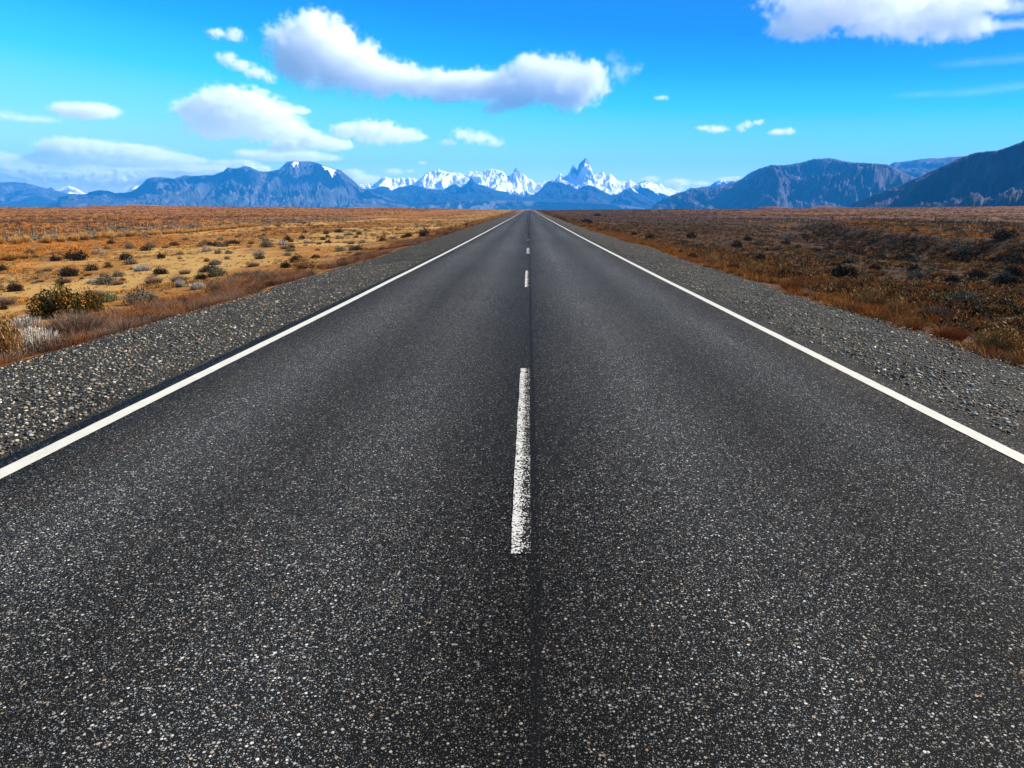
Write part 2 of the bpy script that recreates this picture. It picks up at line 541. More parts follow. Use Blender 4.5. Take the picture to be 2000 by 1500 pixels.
def stones(name, n, xf, yf, smin, smax, squash=.6):
    v, f = icosphere()
    x, y = xf(n), yf(n)
    s = smin + (smax - smin) * rng.random(n) ** 2.5
    V = v[None] * (1 + .28 * rng.standard_normal((n, 12, 1))).clip(.55, 1.6)
    V = V * (s[:, None] * np.stack([np.ones(n), rng.uniform(.55, .95, n), rng.uniform(.35, squash + .1, n)], 1))[:, None, :]
    a = rng.uniform(0, 6.28, n); ca, sa = np.cos(a)[:, None], np.sin(a)[:, None]
    X = V[..., 0] * ca - V[..., 1] * sa; Yv = V[..., 0] * sa + V[..., 1] * ca
    zz = road_z(y) + np.interp(np.abs(x), [0, 3.7, 6.3, 8.5], [-.028, -.035, -.27, -.62])
    P = np.stack([X + x[:, None], Yv + y[:, None], V[..., 2] + zz[:, None] + .15 * s[:, None]], -1).reshape(-1, 3)
    Fc = (f[None] + 12 * np.arange(n)[:, None, None]).reshape(-1, 3)
    c = PAL[rng.choice(len(PAL), n, p=PW)] * rng.uniform(.75, 1.2, (n, 1))
    o = make_mesh(name, P, Fc, stone_mat, False, np.repeat(c, 12, 0))
    tag(o, 'loose grey and tan stones scattered over the gravel beside the asphalt', 'gravel', kind='stuff')


def yf_near(n): return 1.0 * 24 ** rng.random(n)


def shoulder_x(n):
    s = np.where(rng.random(n) < .5, -1, 1)
    return s * (3.52 + rng.random(n) * np.where(s < 0, 2.9, 2.55))


stones('gravel', 60000, shoulder_x, yf_near, .006, .023)
stones('gravel', 2600, shoulder_x, lambda n: 4 * (40 / 4) ** rng.random(n), .014, .034)

# ------------------------------------------------------------------ plants
m = Mat('plant')
c = m.node('ShaderNodeAttribute', attribute_name='tint').outputs['Color']
rnd = m.node('ShaderNodeObjectInfo').outputs['Random']
c = m.mix(1.0, c, m.ramp(rnd, [(0, (.82, .82, .82)), (1, (1.15, 1.12, 1.08))]), 'MULTIPLY')
plant_mat = m.fin(c, .85, None, .05, k=(.60, .51, .40))


def blades(n, rad, hgt, col_a, col_b, tip=None, spread=1.0, width=.012, droop=.25, base_r=.25, lump=0, segs=3, flat=.0):
    """n tapered blades or twigs rising from a clump; returns V, F, C.  Radius and height in metres."""
    th = rng.uniform(0, 2 * math.pi, n); u = rng.random(n) ** .5
    bx = np.cos(th) * u * rad * base_r; by = np.sin(th) * u * rad * base_r
    lean = u * spread * rng.uniform(.75, 1.15, n)
    L = rng.uniform(.65, 1.05, n)
    az = th + rng.normal(0, .35, n)
    L = L * (1 - .35 * u * u)
    if lump: L = L * (1 + lump * np.sin(th * 3 + 1.3) * u)
    V = []; C = []
    w0 = width * rng.uniform(.6, 1.3, n)
    ca = np.array(col_a); cb = np.array(col_b)
    mixv = rng.random((n, 1)); bc = ca * (1 - mixv) + cb * mixv
    bc = bc * rng.uniform(.7, 1.25, (n, 1))
    wa = rng.uniform(0, math.pi, n)
    for k in range(segs + 1):
        t = k / segs
        r = lean * rad * (t * (1 - droop) + droop * t * t) * L
        z = hgt * L * (t - droop * lean * t * t * .9)
        cx = bx + np.cos(az) * r; cy = by + np.sin(az) * r
        w = w0 * (1 - .85 * t)
        V.append(np.stack([cx - np.cos(wa) * w, cy - np.sin(wa) * w, z], 1))
        V.append(np.stack([cx + np.cos(wa) * w, cy + np.sin(wa) * w, z], 1))
        cc = bc.copy()
        if tip is not None:
            q = smooth(.25, .75, t) ; cc = bc * (1 - q) + np.array(tip) * rng.uniform(.8, 1.2, (n, 1)) * q
        C += [cc, cc]
    V = np.stack(V, 1).reshape(-1, 3); C = np.stack(C, 1).reshape(-1, 3)
    k = 2 * (segs + 1)
    f = np.array([(2 * i, 2 * i + 1, 2 * i + 3, 2 * i + 2) for i in range(segs)])
    Fc = (f[None] + k * np.arange(n)[:, None, None]).reshape(-1, 4)
    return V, Fc, C


def leaves(n, rad, hgt, cols, size=.02, shell=.5, seed=0):
    """leaf sized quads through an uneven dome"""
    d = rng.normal(size=(n, 3)); d[:, 2] = np.abs(d[:, 2]); d /= np.linalg.norm(d, axis=1)[:, None]
    a = np.arctan2(d[:, 1], d[:, 0])
    lob = .92 + .12 * np.sin(3 * a + seed) + .10 * np.sin(5 * a + 2.1 * seed) + .22 * fbm(d[:, 0] * 2.2 + seed, d[:, 1] * 2.2 + d[:, 2] * 2, 3, seed)
    r = (shell + (1 - shell) * rng.random(n) ** .5) * lob
    P = d * r[:, None] * np.array([rad, rad, hgt])
    q1 = rng.normal(size=(n, 3)); q1 /= np.linalg.norm(q1, axis=1)[:, None]
    q2 = np.cross(q1, rng.normal(size=(n, 3))); q2 /= np.linalg.norm(q2, axis=1)[:, None]
    s = size * rng.uniform(.6, 1.3, (n, 1))
    V = np.stack([P - q1 * s, P - q2 * s * .45, P + q1 * s, P + q2 * s * .45], 1).reshape(-1, 3)
    V[:, 2] = np.maximum(V[:, 2], 0)
    Fc = np.arange(4 * n).reshape(-1, 4)
    cols = np.array(cols); ci = rng.integers(0, len(cols), n)
    patch = (fbm(P[:, 0] / rad * 1.6 + 7, P[:, 1] / rad * 1.6 + P[:, 2] / hgt, 2, seed + 3) > 0).astype(int)
    ci = np.where(rng.random(n) < .7, (patch * (len(cols) - 1) * rng.random(n) + (1 - patch) * 0).astype(int), ci)
    C = np.repeat(cols[ci] * rng.uniform(.7, 1.25, (n, 1)), 4, 0)
    return V, Fc, C


def join(*parts):
    V, Fc, C = [], [], []; o = 0
    for v, f, c in parts:
        V.append(v); Fc.append(f + o); C.append(c); o += len(v)
    return np.concatenate(V), np.concatenate(Fc), np.concatenate(C)


WHITE = (.82, .86, .92); GREY = (.24, .24, .21); PURP = (.17, .125, .12); GOLD = (.62, .34, .07)
# each kind: unit plant of radius 1 and height 1 (detail level n)
def unit(kind, n, seed=0):
    big = 1.0 if n > 300 or 25 < n < 60 else 1.35 if n > 100 else 1.8 if n > 20 else 2.4      # coarser leaves on far plants
    if kind == 'silver':
        return join(blades(int(n * (1.3 if n > 300 else .6)), .95, 1, (.09, .08, .07), (.16, .15, .13), WHITE, .55, .024 * big, .02, .95, segs=2),
                    leaves(int(n * 1.8), 1, .98, [(.14, .13, .11), (.42, .45, .42), WHITE, (.26, .26, .23)], .055 * big, .50, seed))
    if kind == 'grey':
        return join(blades(int(n * .5), .9, .85, (.07, .06, .05), (.14, .12, .10), (.30, .30, .27), .9, .018 * big, .1, .6, segs=2),
                    leaves(int(n * 3.2), 1, .95, [(.15, .16, .13), (.26, .27, .24), (.08, .075, .06)], .065 * big, .35, seed))
    if kind == 'dark':
        return join(blades(int(n * .5), .95, .9, (.04, .03, .025), (.07, .055, .05), None, .9, .018 * big, .08, .6, segs=2),
                    leaves(int(n * 3.4), 1, .95, [(.022, .022, .014), (.04, .038, .026), (.10, .09, .07)], .065 * big, .25, seed))
    if kind == 'twig':
        return join(blades(int(n * 2.4), .95, .95, (.11, .075, .07), (.22, .15, .13), (.32, .24, .21), 1.0, .010 * big, .1, .65, segs=3),
                    leaves(int(n * 1.3), .95, .85, [(.12, .085, .075), (.20, .15, .13), (.07, .05, .045)], .030 * big, .3, seed))
    if kind == 'gold':
        return blades(int(n * 2.4), .95, 1, (.50, .24, .05), (.70, .40, .12), (.78, .50, .20), .9, .020 * big, .3, .5, segs=3)
    if kind == 'brown':
        return join(blades(int(n * 2.2), .95, 1, (.15, .08, .028), (.32, .17, .05), (.46, .27, .09), .9, .020 * big, .3, .6, segs=3),
                    leaves(int(n * .8), .9, .6, [(.10, .045, .015), (.24, .10, .03)], .04 * big, .3, seed))
    if kind == 'cushion':
        return leaves(int(n * 4), 1, .9, [(.16, .19, .08), (.27, .30, .16), (.22, .24, .10)], .085 * big, .6, seed)
    if kind == 'tan':
        return join(blades(int(n * 1.0), .95, .95, (.14, .075, .035), (.26, .15, .06), (.50, .33, .16), .95, .012 * big, .12, .6, segs=3),
                    leaves(int(n * 3.4), 1, 1, [(.34, .18, .06), (.62, .40, .18), (.70, .50, .26), (.16, .075, .03)], .050 * big, .45, seed))
    if kind == 'green':
        return join(blades(int(n * .5), .8, .8, (.05, .035, .02), (.10, .07, .04), None, .9, .014 * big, .08, .6, segs=2),
                    leaves(int(n * 8.0), 1, 1, [(.018, .030, .008), (.035, .055, .014), (.08, .08, .018), (.46, .21, .04), (.36, .16, .03)], .046 * big, .30, seed))
    if kind == 'rust':
        return join(blades(int(n * 2.2), 1, 1, (.20, .060, .020), (.40, .15, .05), (.46, .21, .09), .85, .011 * big, .12, .75, segs=3),
                    leaves(int(n * 1.8), 1, .9, [(.24, .075, .025), (.42, .17, .055), (.10, .04, .02)], .032 * big, .3, seed))


KIND = {  # kind: object name, category, height over width
    'silver': ('silver_shrub', 'shrub', .62), 'grey': ('grey_shrub', 'shrub', .52), 'dark': ('dark_shrub', 'shrub', .62),
    'twig': ('twiggy_shrub', 'shrub', .50), 'gold': ('golden_tussock', 'grass tussock', .75), 'brown': ('brown_tussock', 'grass tussock', .50),
    'cushion': ('cushion_plant', 'cushion plant', .35), 'tan': ('seed_bush', 'bush', .55), 'green': ('leafy_bush', 'bush', .55),
    'rust': ('rust_weed', 'weed', .5)}
_lib = {}


def plant_mesh(kind, det, var):
    key = (kind, det, var)
    if key not in _lib:
        v, f, c = unit(kind, det, var + 1)
        o = make_mesh(KIND[kind][0], v, f, plant_mat, False, c)
        _lib[key] = o.data
        bpy.data.objects.remove(o)
    return _lib[key]


placed = []


def plant(kind, x, y, z, width, label, group=None, hscale=None, det=None, name=None, h=None):
    t = math.hypot(x, y)
    if det is None: det = 900 if t < 16 else 400 if t < 40 else 160 if t < 90 else 80
    me = plant_mesh(kind, det, rng.integers(0, 3) if t > 16 else 0)
    o = bpy.data.objects.new(name or KIND[kind][0], me)
    COL.objects.link(o)
    r = width / 2
    hh = h if h else width * (hscale or KIND[kind][2]) * rng.uniform(.9, 1.1)
    o.location = (x, y, z - .02)
    o.rotation_euler = (0, 0, rng.uniform(0, 6.28))
    o.scale = (r * rng.uniform(.92, 1.08), r * rng.uniform(.92, 1.08), hh)
    tag(o, label, KIND[kind][1], group)
    placed.append((x, y, r))
    return o


def at_px(kind, px, py, wpx, label, hpx=None, group=None, **kw):
    x, y, z, t = on_ground(px, py)
    depth = t * cP
    w = wpx * depth / 1387 * .84
    h = hpx * depth / 1387 * (1.2 if kind == 'brown' else .9) if hpx else None
    # the pixel is the front foot of the plant, so its centre is half a width further
    dx, dy, _ = ray(px, py)
    x += dx * w * .35; y += dy * w * .35
    return plant(kind, x, y, float(ground_z(x, y)), w, label, group, h=h, **kw)


PLANTS = [
 ('silver', 68, 688, 84, 'bright silvery white shrub at the gravel edge, bottom left of the plain', 50),
 ('tan', 8, 702, 82, 'orange tan bush cut by the left picture edge beside the silvery white shrub', 84),
 ('green', 118, 622, 118, 'largest bush left of the road, dark green leaves with orange patches', 72),
 ('green', 178, 612, 62, 'low yellow orange bush growing against the largest green bush', 50),
 ('twig', 150, 664, 104, 'big purple grey twiggy shrub in front of the largest green bush', 66),
 ('silver', 52, 645, 52, 'pale grey white shrub just behind the bright silvery white shrub', 30),
 ('twig', 20, 660, 60, 'purplish twiggy shrub behind the orange tan bush at the left picture edge', 30),
 ('grey', 278, 596, 76, 'lavender grey shrub in the rust red weeds, nearest such shrub past the green bush', 36),
 ('dark', 172, 606, 40, 'small black shrub at the right foot of the largest green bush', 24),
 ('cushion', 212, 590, 40, 'pale yellow green plant just right of the largest green bush', 20),
 ('dark', 155, 510, 38, 'round blackish shrub standing alone on the upper sand flat, far left', 26),
 ('silver', 194, 497, 22, 'small pale grey shrub just right of the round blackish shrub', 13),
 ('twig', 108, 498, 31, 'low wide purplish grey shrub just left of the round blackish shrub', 11),
 ('cushion', 131, 504, 13, 'small green cushion touching the left foot of the round blackish shrub', 7),
 ('brown', 20, 512, 38, 'rust brown grass clump at the left picture edge above the sand flat', 14),
 ('brown', 48, 507, 18, 'dark brown tussock second from the left picture edge', 8),
 ('brown', 70, 504, 15, 'dark brown tussock third from the left picture edge', 6),
 ('gold', 113, 508, 18, 'lone orange tussock below the low wide purplish grey shrub', 10),
 ('dark', 6, 531, 22, 'dark grey shrub cut by the left picture edge, middle of the sand flat', 18),
 ('silver', 279, 530, 34, 'pale grey white shrub with brighter top in the middle of the sand', 15),
 ('grey', 232, 541, 29, 'dark olive grey shrub left of the pale shrub in the middle of the sand', 15),
 ('twig', 124, 554, 37, 'brownish purple domed shrub on the sand above the largest green bush', 15),
 ('cushion', 119, 539, 14, 'pale green cushion directly behind the brownish purple domed shrub', 7),
 ('twig', 78, 552, 18, 'little brown grey shrub left of the brownish purple domed shrub', 8),
 ('cushion', 68, 554, 14, 'pale green flat cushion at the foot of the little brown grey shrub', 5),
 ('brown', 34, 564, 21, 'small brown tuft with white tips near the left picture edge', 8),
 ('brown', 18, 565, 13, 'faint brown tuft nearest the left picture edge on the sand', 6),
 ('dark', 8, 606, 18, 'dark shrub on the left picture edge level with the largest green bush', 13),
 ('silver', 181, 554, 23, 'faded whitish shrub between the domed shrub and the dark olive grey shrub', 10),
 ('brown', 203, 541, 18, 'reddish brown tuft touching the dark olive grey shrub', 9),
 ('brown', 171, 539, 19, 'orange brown tuft above the faded whitish shrub', 6),
 ('brown', 160, 546, 12, 'thin brown tuft left of the faded whitish shrub', 5),
 ('cushion', 77, 535, 16, 'bright green cushion alone on the left sand flat', 8),
 ('cushion', 210, 516, 14, 'flat green cushion above the dark olive grey shrub', 5),
 ('grey', 253, 486, 22, 'grey shrub with pale top at the upper edge of the sand', 13),
 ('dark', 286, 491, 30, 'wide dark grey shrub right of the pale topped shrub at the sand edge', 12),
 ('dark', 315, 506, 21, 'dark brown round shrub right of the middle pale shrub of the sand', 14),
 ('dark', 341, 481, 26, 'black shrub at the upper right corner of the open sand', 11),
 ('silver', 404, 492, 22, 'grey white shrub with black left side below the twin shrubs', 14),
 ('dark', 421, 481, 14, 'narrow dark shrub of the twin pair', 12),
 ('dark', 441, 482, 14, 'narrow brown black shrub just right of the twin pair', 10),
 ('dark', 456, 477, 31, 'long low grey black shrub above the middle sand', 12),
 ('brown', 491, 477, 18, 'dark brown clump between long low shrub and large pale shrub', 8),
 ('silver', 506, 499, 30, 'large pale grey shrub on the right half of the sand', 15),
 ('grey', 444, 507, 15, 'small pale olive shrub standing alone on the middle sand', 10),
 ('twig', 424, 516, 24, 'lilac grey shrub on the sand below the small pale olive shrub', 11),
 ('brown', 404, 512, 16, 'dark orange tussock beside the lilac grey shrub', 8),
 ('grey', 520, 472, 18, 'grey shrub behind the large pale shrub', 11),
 ('silver', 552, 479, 22, 'pale grey shrub leaning on the black shrub', 14),
 ('dark', 561, 470, 19, 'black shrub behind the leaning pale grey shrub', 13),
 ('dark', 590, 468, 16, 'dark globe shrub right of the black and pale pair', 11),
 ('grey', 568, 492, 25, 'grey shrub right of the large pale shrub on the sand', 13),
 ('dark', 631, 469, 17, 'dark oval shrub on the sand near the road embankment', 9),
 ('dark', 637, 458, 17, 'dark flat shrub above the dark oval shrub', 9),
 ('dark', 662, 455, 27, 'wide charcoal shrub with pale crest', 12),
 ('grey', 677, 460, 12, 'small grey shrub at the right foot of the wide charcoal shrub', 7),
 ('dark', 623, 478, 15, 'small black shrub below the dark oval shrub', 6),
 ('silver', 597, 481, 12, 'tiny pale shrub near the end of the sand', 8),
 ('grey', 690, 490, 27, 'grey mound shrub beside the rust weeds, middle distance', 14),
 ('tan', 597, 526, 62, 'straw coloured seed bush at the left gravel edge', 27),
 ('dark', 558, 524, 26, 'black shrub on the left flank of the straw coloured seed bush', 18),
 ('gold', 628, 523, 36, 'loose straw grass on the right flank of the straw coloured seed bush', 15),
 ('silver', 641, 520, 18, 'small white shrub at the gravel edge right of the seed bush', 12),
 ('green', 617, 505, 26, 'yellow green shrub behind the seed bush', 10),
 ('grey', 464, 544, 28, 'grey shrub among the rust weeds below the lilac grey shrub', 16),
 ('grey', 505, 538, 24, 'second grey shrub among rust weeds, toward the seed bush', 14),
 ('silver', 386, 566, 34, 'whitish shrub at the back edge of the rust weeds', 18),
 ('silver', 352, 562, 20, 'black and white shrub at the back edge of the rust weeds', 20),
 ('dark', 829, 463, 30, 'upright black bush at the left gravel edge in the distance', 24),
 ('silver', 826, 466, 10, 'little white plant at the foot of the upright black bush', 5),
 ('dark', 700, 489, 30, 'dark shrub just behind the rust weeds, nearer than the upright black bush', 13),
 ('dark', 911, 442, 21, 'far dark shrub by the left gravel edge beyond the upright black bush', 10),
 ('brown', 881, 450, 20, 'far rust brown shrub between the two dark bushes of the left gravel edge', 9),
 ('dark', 1146, 436, 36, 'black mound shrub right of the road in the distance', 12),
 ('dark', 1167, 422, 22, 'farther black patch of shrub behind the black mound shrub', 7),
 ('brown', 1170, 451, 20, 'dark brown shrub at the right gravel edge in the distance', 12),
 ('brown', 1187, 454, 15, 'small brown shrub touching the dark brown shrub of the right edge', 8),
 ('dark', 1329, 498, 17, 'small black shrub at the right gravel edge left of the seed heads', 14),
 ('dark', 1352, 506, 30, 'black shrub just left of the pale seed heads', 16),
 ('tan', 1392, 518, 44, 'bush with round pale pink seed heads at the right gravel edge', 28),
 ('dark', 1431, 529, 34, 'very dark shrub right of the pale seed heads', 22),
 ('tan', 1470, 538, 58, 'pale straw bush arching over the right gravel edge', 34),
 ('rust', 1545, 568, 50, 'rust red shrub behind the straw bush of the right edge', 28),
 ('tan', 1700, 600, 66, 'big golden brown seed bush right of the road', 42),
 ('tan', 1752, 618, 52, 'golden seed bush leaning on the big golden brown one', 38),
 ('twig', 1822, 628, 70, 'grey tan twiggy shrub right of the big golden seed bushes', 36),
 ('dark', 1915, 622, 52, 'blue grey dark shrub near the right picture edge', 22),
 ('tan', 1950, 690, 100, 'orange brown bush in the lower right corner of the plain', 54),
 ('rust', 1850, 664, 70, 'rust red low shrub left of the corner bush', 30),
 ('grey', 1541, 469, 32, 'pale crested grey shrub on the dark plain right of the road', 13),
 ('grey', 1652, 468, 16, 'small grey shrub below the dark gully', 10),
 ('grey', 1706, 476, 26, 'grey green shrub pair member nearer the gully', 11),
 ('grey', 1755, 484, 24, 'round grey green shrub under the gully', 13),
 ('grey', 1560, 498, 20, 'lone grey shrub in the middle of the dark plain', 10),
 ('dark', 1640, 494, 18, 'little black shrub in the middle of the dark plain', 9),
 ('grey', 1885, 500, 40, 'large blue grey shrub near the right picture edge', 20),
 ('dark', 1960, 470, 60, 'large black shrub on the right picture edge beyond the gully', 24),
 ('dark', 1985, 520, 50, 'black shrub cut by the right picture edge', 18),
 ('dark', 1965, 560, 60, 'widest black shrub at the right picture edge', 26),
 ('dark', 1850, 582, 36, 'dark shrub behind the grey tan twiggy shrub', 16),
]
for kind, px, py, w, lab, h in PLANTS:
    at_px(kind, px, py, w, lab, h)

# unnamed repeats: nearest ones as objects, grouped by kind and zone
def free(x, y, r):
    for a, b, q in placed:
        if (a - x) ** 2 + (b - y) ** 2 < (q + r) ** 2 * .7: return False
    return True


def in_view(x, y, mrg=.03):
    X = x * cY + y * sY; Yv = -x * sY + y * cY
    return Yv > 2 and abs(X / Yv) < 1000 / 1387 * 1.06 + mrg


def scatter(kind, n, xr, yr, wr, label, group, hscale=None):
    c = 0; tries = 0
    while c < n and tries < n * 60:
        tries += 1
        y = yr[0] * (yr[1] / yr[0]) ** rng.random(); x = rng.uniform(*xr)
        w = rng.uniform(*wr)
        if not in_view(x, y) or not free(x, y, w / 2): continue
        plant(kind, x, y, float(ground_z(x, y)), w, label, group, hscale)
        c += 1


# the row of golden tussocks on its berm
k = 0
for y in np.arange(52, 116, .62):
    x = -43.6 + rng.normal(0, .55)
    if not in_view(x, y): continue
    plant('gold', x, y, float(ground_z(x, y)), rng.uniform(.75, 1.15), 'golden orange tussock in the long row behind the sand flat', 'golden tussocks in a row', .8)
for x0, y0 in ((-41, 118), (-38, 105), (-35, 122), (-40, 132), (-33, 112), (-44, 141)):
    plant('brown', x0, y0, float(ground_z(x0, y0)), 1.3, 'dark orange tussock on the bright sandy track beyond the golden row', 'tussocks on the sandy track', .5)
scatter('brown', 44, (-34, -9.5), (14, 60), (.15, .36), 'small brown grass tuft on the sand flat left of the road', 'brown tufts on the sand')
scatter('grey', 50, (-36, -11), (18, 95), (.5, .95), 'small grey green shrub on the left sand and grass', 'grey shrubs left of the road')
scatter('dark', 30, (-38, -11), (24, 100), (.5, .9), 'dark little shrub on the left sand and grass', 'dark shrubs left of the road')
scatter('twig', 30, (-34, -10), (14, 80), (.35, .85), 'purplish twiggy shrub on the left sand and grass', 'twiggy shrubs left of the road')
scatter('grey', 46, (9.5, 60), (16, 75), (.5, 1.1), 'grey green shrub scattered over the dark plain right of the road', 'grey shrubs right of the road')
scatter('dark', 34, (9.5, 60), (16, 75), (.5, 1.2), 'dark shrub scattered over the dark plain right of the road', 'dark shrubs right of the road')
scatter('brown', 60, (8.5, 40), (12, 60), (.3, .7), 'brown grass clump on the dark plain right of the road', 'grass clumps right of the road')


# ------------------------------------------------------------------ ground cover past counting
def scatter_mesh(name, units, x, y, w, h, label, cat, patch=None):
    """many small plants merged; units: list of (V,F,C)"""
    n = len(x); pick = rng.integers(0, len(units), n); z = ground_z(x, y)
    if patch:           # neighbours tend to be of one kind
        q = np.clip((fbm(x / patch, y / patch, 3, 501) * 1.3 + .5) * len(units), 0, len(units) - 1).astype(int)
        pick = np.where(rng.random(n) < .72, q, pick)
        h = h * (1 + .55 * fbm(x / patch / .7, y / patch / .7, 2, 503))
    VV, FF, CC = [], [], []; off = 0
    for u, (v, f, c) in enumerate(units):
        idx = np.nonzero(pick == u)[0]
        if not len(idx): continue
        k = len(idx); a = rng.uniform(0, 6.28, k)
        ca, sa = np.cos(a)[:, None], np.sin(a)[:, None]
        rw = (w[idx] / 2)[:, None]
        X = (v[None, :, 0] * ca - v[None, :, 1] * sa) * rw + x[idx][:, None]
        Y = (v[None, :, 0] * sa + v[None, :, 1] * ca) * rw + y[idx][:, None]
        Z = v[None, :, 2] * h[idx][:, None] + z[idx][:, None] - .015
        VV.append(np.stack([X, Y, Z], -1).reshape(-1, 3))
        FF.append((f[None] + off + len(v) * np.arange(k)[:, None, None]).reshape(-1, 4))
        c = c * (((1.42, 1.02, .46) if y.min() > 26 else (1.1, .98, .75)) if name == 'dry_grass' else (1.18, .93, .58) if x.min() > 5 else (1, 1, 1))
        CC.append((c[None] * rng.uniform(.65, 1.25, (k, 1, 1))).reshape(-1, 3))
        off += len(v) * k
    o = make_mesh(name, np.concatenate(VV), np.concatenate(FF), plant_mat, False, np.concatenate(CC))
    return tag(o, label, cat, kind='stuff')


def cloud_pts(n, xr, yr, fn=None, seed=0):
    """n points, denser near the camera, kept where fn(x, y) allows"""
    xs, ys_ = [], []
    got = 0
    while got < n:
        y = yr[0] * (yr[1] / yr[0]) ** rng.random(n * 2)
        lim = np.minimum(np.maximum(np.abs(xr[0]), np.abs(xr[1])), y * .80 + 3)
        x = rng.uniform(-1, 1, n * 2) * lim
        ok = (x > xr[0]) & (x < xr[1])
        if fn is not None: ok &= rng.random(len(x)) < fn(x, y)
        xs.append(x[ok]); ys_.append(y[ok]); got += ok.sum()
    return np.concatenate(xs)[:n], np.concatenate(ys_)[:n]


def sized(n, a, b): return a + (b - a) * rng.random(n) ** 1.6


def clear_of(x, y, gap=.12):
    ok = np.ones(len(x), bool)
    for a, b, q in placed:
        if math.hypot(a, b) < 30: ok &= (x - a) ** 2 + (y - b) ** 2 > (q + gap) ** 2
        if math.hypot(a, b) < 14: ok &= ~((np.abs(x - a) < q) & (y < b) & (y > b - q - .6) & (np.abs(a) < 8.4))
    return ok


# rust red weeds along both gravel edges
def edge_band(n, side, y0, y1, near, far):
    y = y0 * (y1 / y0) ** rng.random(n)
    off = rng.random(n) ** 1.3
    base = (6.45 if side < 0 else 6.0) + .35 * fbm(y / 3.1, y * 0, 4, 71 + side) + .22 * fbm(y / 11, y * 0, 3, 75 + side) + (.3 if side < 0 else -.45) * smooth(30, 90, y)
    x = side * (base + near + off * far * (1 + .5 * fbm(y / 4, y * 0, 2, 91)))
    return x, y


u_rust = [unit('rust', 26, s) for s in (1, 2, 3)]; u_twig = [unit('twig', 26, s) for s in (4, 5)]
x, y = edge_band(5000, -1, 4, 75, 0, 2.8); n = len(x)
ok = (fbm(x / 3, y / 3, 2, 95) > -.30) & clear_of(x, y); x, y = x[ok], y[ok]; n = len(x)
scatter_mesh('weeds', [u_twig[0], u_rust[0], unit('dark', 50, 3), u_rust[1], u_twig[1], u_rust[2], unit('twig', 40, 4)], x, y, sized(n, .25, .6), sized(n, .10, .30), 'rust red dry weeds along the left gravel edge', 'weeds', 1.3)
x, y = edge_band(5400, 1, 3, 75, 0, 3.4); n = len(x)
ok = (fbm(x / 3, y / 3, 2, 97) > -.35) & clear_of(x, y); x, y = x[ok], y[ok]; n = len(x)
scatter_mesh('weeds', [unit('rust', 26, 6), unit('tan', 26, 7), unit('brown', 26, 8), unit('twig', 26, 9), unit('brown', 26, 10)], x, y, sized(n, .25, .65), sized(n, .10, .30),
             'brown and rust dry weeds along the right gravel edge', 'weeds', 1.5)
x, y = edge_band(1500, -1, 75, 560, .1, 5); n = len(x)
scatter_mesh('weeds', [unit('rust', 10, 6), unit('brown', 10, 7), unit('gold', 10, 8)], x, y, sized(n, .5, 1.1), sized(n, .2, .45), 'distant rust brown weeds along the left verge', 'weeds')
x, y = edge_band(1500, 1, 75, 560, .1, 5); n = len(x)
scatter_mesh('weeds', [unit('brown', 10, 6), unit('dark', 10, 7), unit('tan', 10, 8)], x, y, sized(n, .5, 1.1), sized(n, .2, .45), 'distant brown weeds along the right verge', 'weeds')

# left plain: little tufts on sand, orange grass, grey scrub band, far grass
nb = lambda x, y, s: fbm(x / 6, y / 6, 3, s)
x, y = cloud_pts(10500, (-40, -8.5), (6, 90), lambda x, y: .15 + .85 * (nb(x, y, 101) > .05)); n = len(x)
scatter_mesh('dry_grass', [unit('brown', 12, 1), unit('gold', 12, 2), unit('grey', 10, 3), unit('brown', 12, 4), unit('twig', 10, 5)], x, y, sized(n, .08, .46), sized(n, .04, .18),
             'tiny brown tufts dotted over the sand flat', 'grass')
x, y = cloud_pts(5200, (-62, -24), (30, 200), lambda x, y: np.where(x < -30, 1, .35) * (1 - .8 * (zone_sand(x, y) > .6)) * (nb(x, y, 103) > -.25)); n = len(x)
scatter_mesh('dry_grass', [unit('gold', 9, 1), unit('brown', 9, 2), unit('brown', 9, 3), unit('gold', 9, 4)], x, y, sized(n, .25, .7), sized(n, .08, .28),
             'orange dry grass beyond the sand flat left of the road', 'grass')
x, y = cloud_pts(2600, (-64, -45), (50, 230), lambda x, y: 1.0 * (nb(x, y, 105) > -.3)); n = len(x)
scatter_mesh('scrub', [unit('grey', 14, 1), unit('grey', 14, 2), unit('silver', 12, 3), unit('dark', 12, 4)], x, y, sized(n, .5, 1.3), sized(n, .2, .5),
             'grey green scrub band in front of the left fence', 'scrub')
x, y = cloud_pts(5200, (-45, -8.5), (70, 560), lambda x, y: .25 + .75 * (nb(x / 2, y / 2, 107) > -.1)); n = len(x)
scatter_mesh('scrub', [unit('grey', 8, 1), unit('brown', 8, 2), unit('dark', 8, 3), unit('gold', 8, 4), unit('brown', 8, 5)], x, y, sized(n, .5, 1.2), sized(n, .15, .45),
             'mixed low scrub between the road and the left fence, far off', 'scrub')
x, y = cloud_pts(12000, (-900, -62), (70, 1100), lambda x, y: .3 + .7 * (fbm(x / 30, y / 30, 3, 109) > -.05)); n = len(x)
scatter_mesh('dry_grass', [unit('brown', 7, 1), unit('gold', 7, 2), unit('dark', 7, 3), unit('brown', 7, 4), unit('grey', 6, 5)], x, y, sized(n, .6, 2.0) * (1 + y / 500), sized(n, .15, .5) * (1 + y / 900),
             'rust and orange steppe beyond the left fence', 'grass')
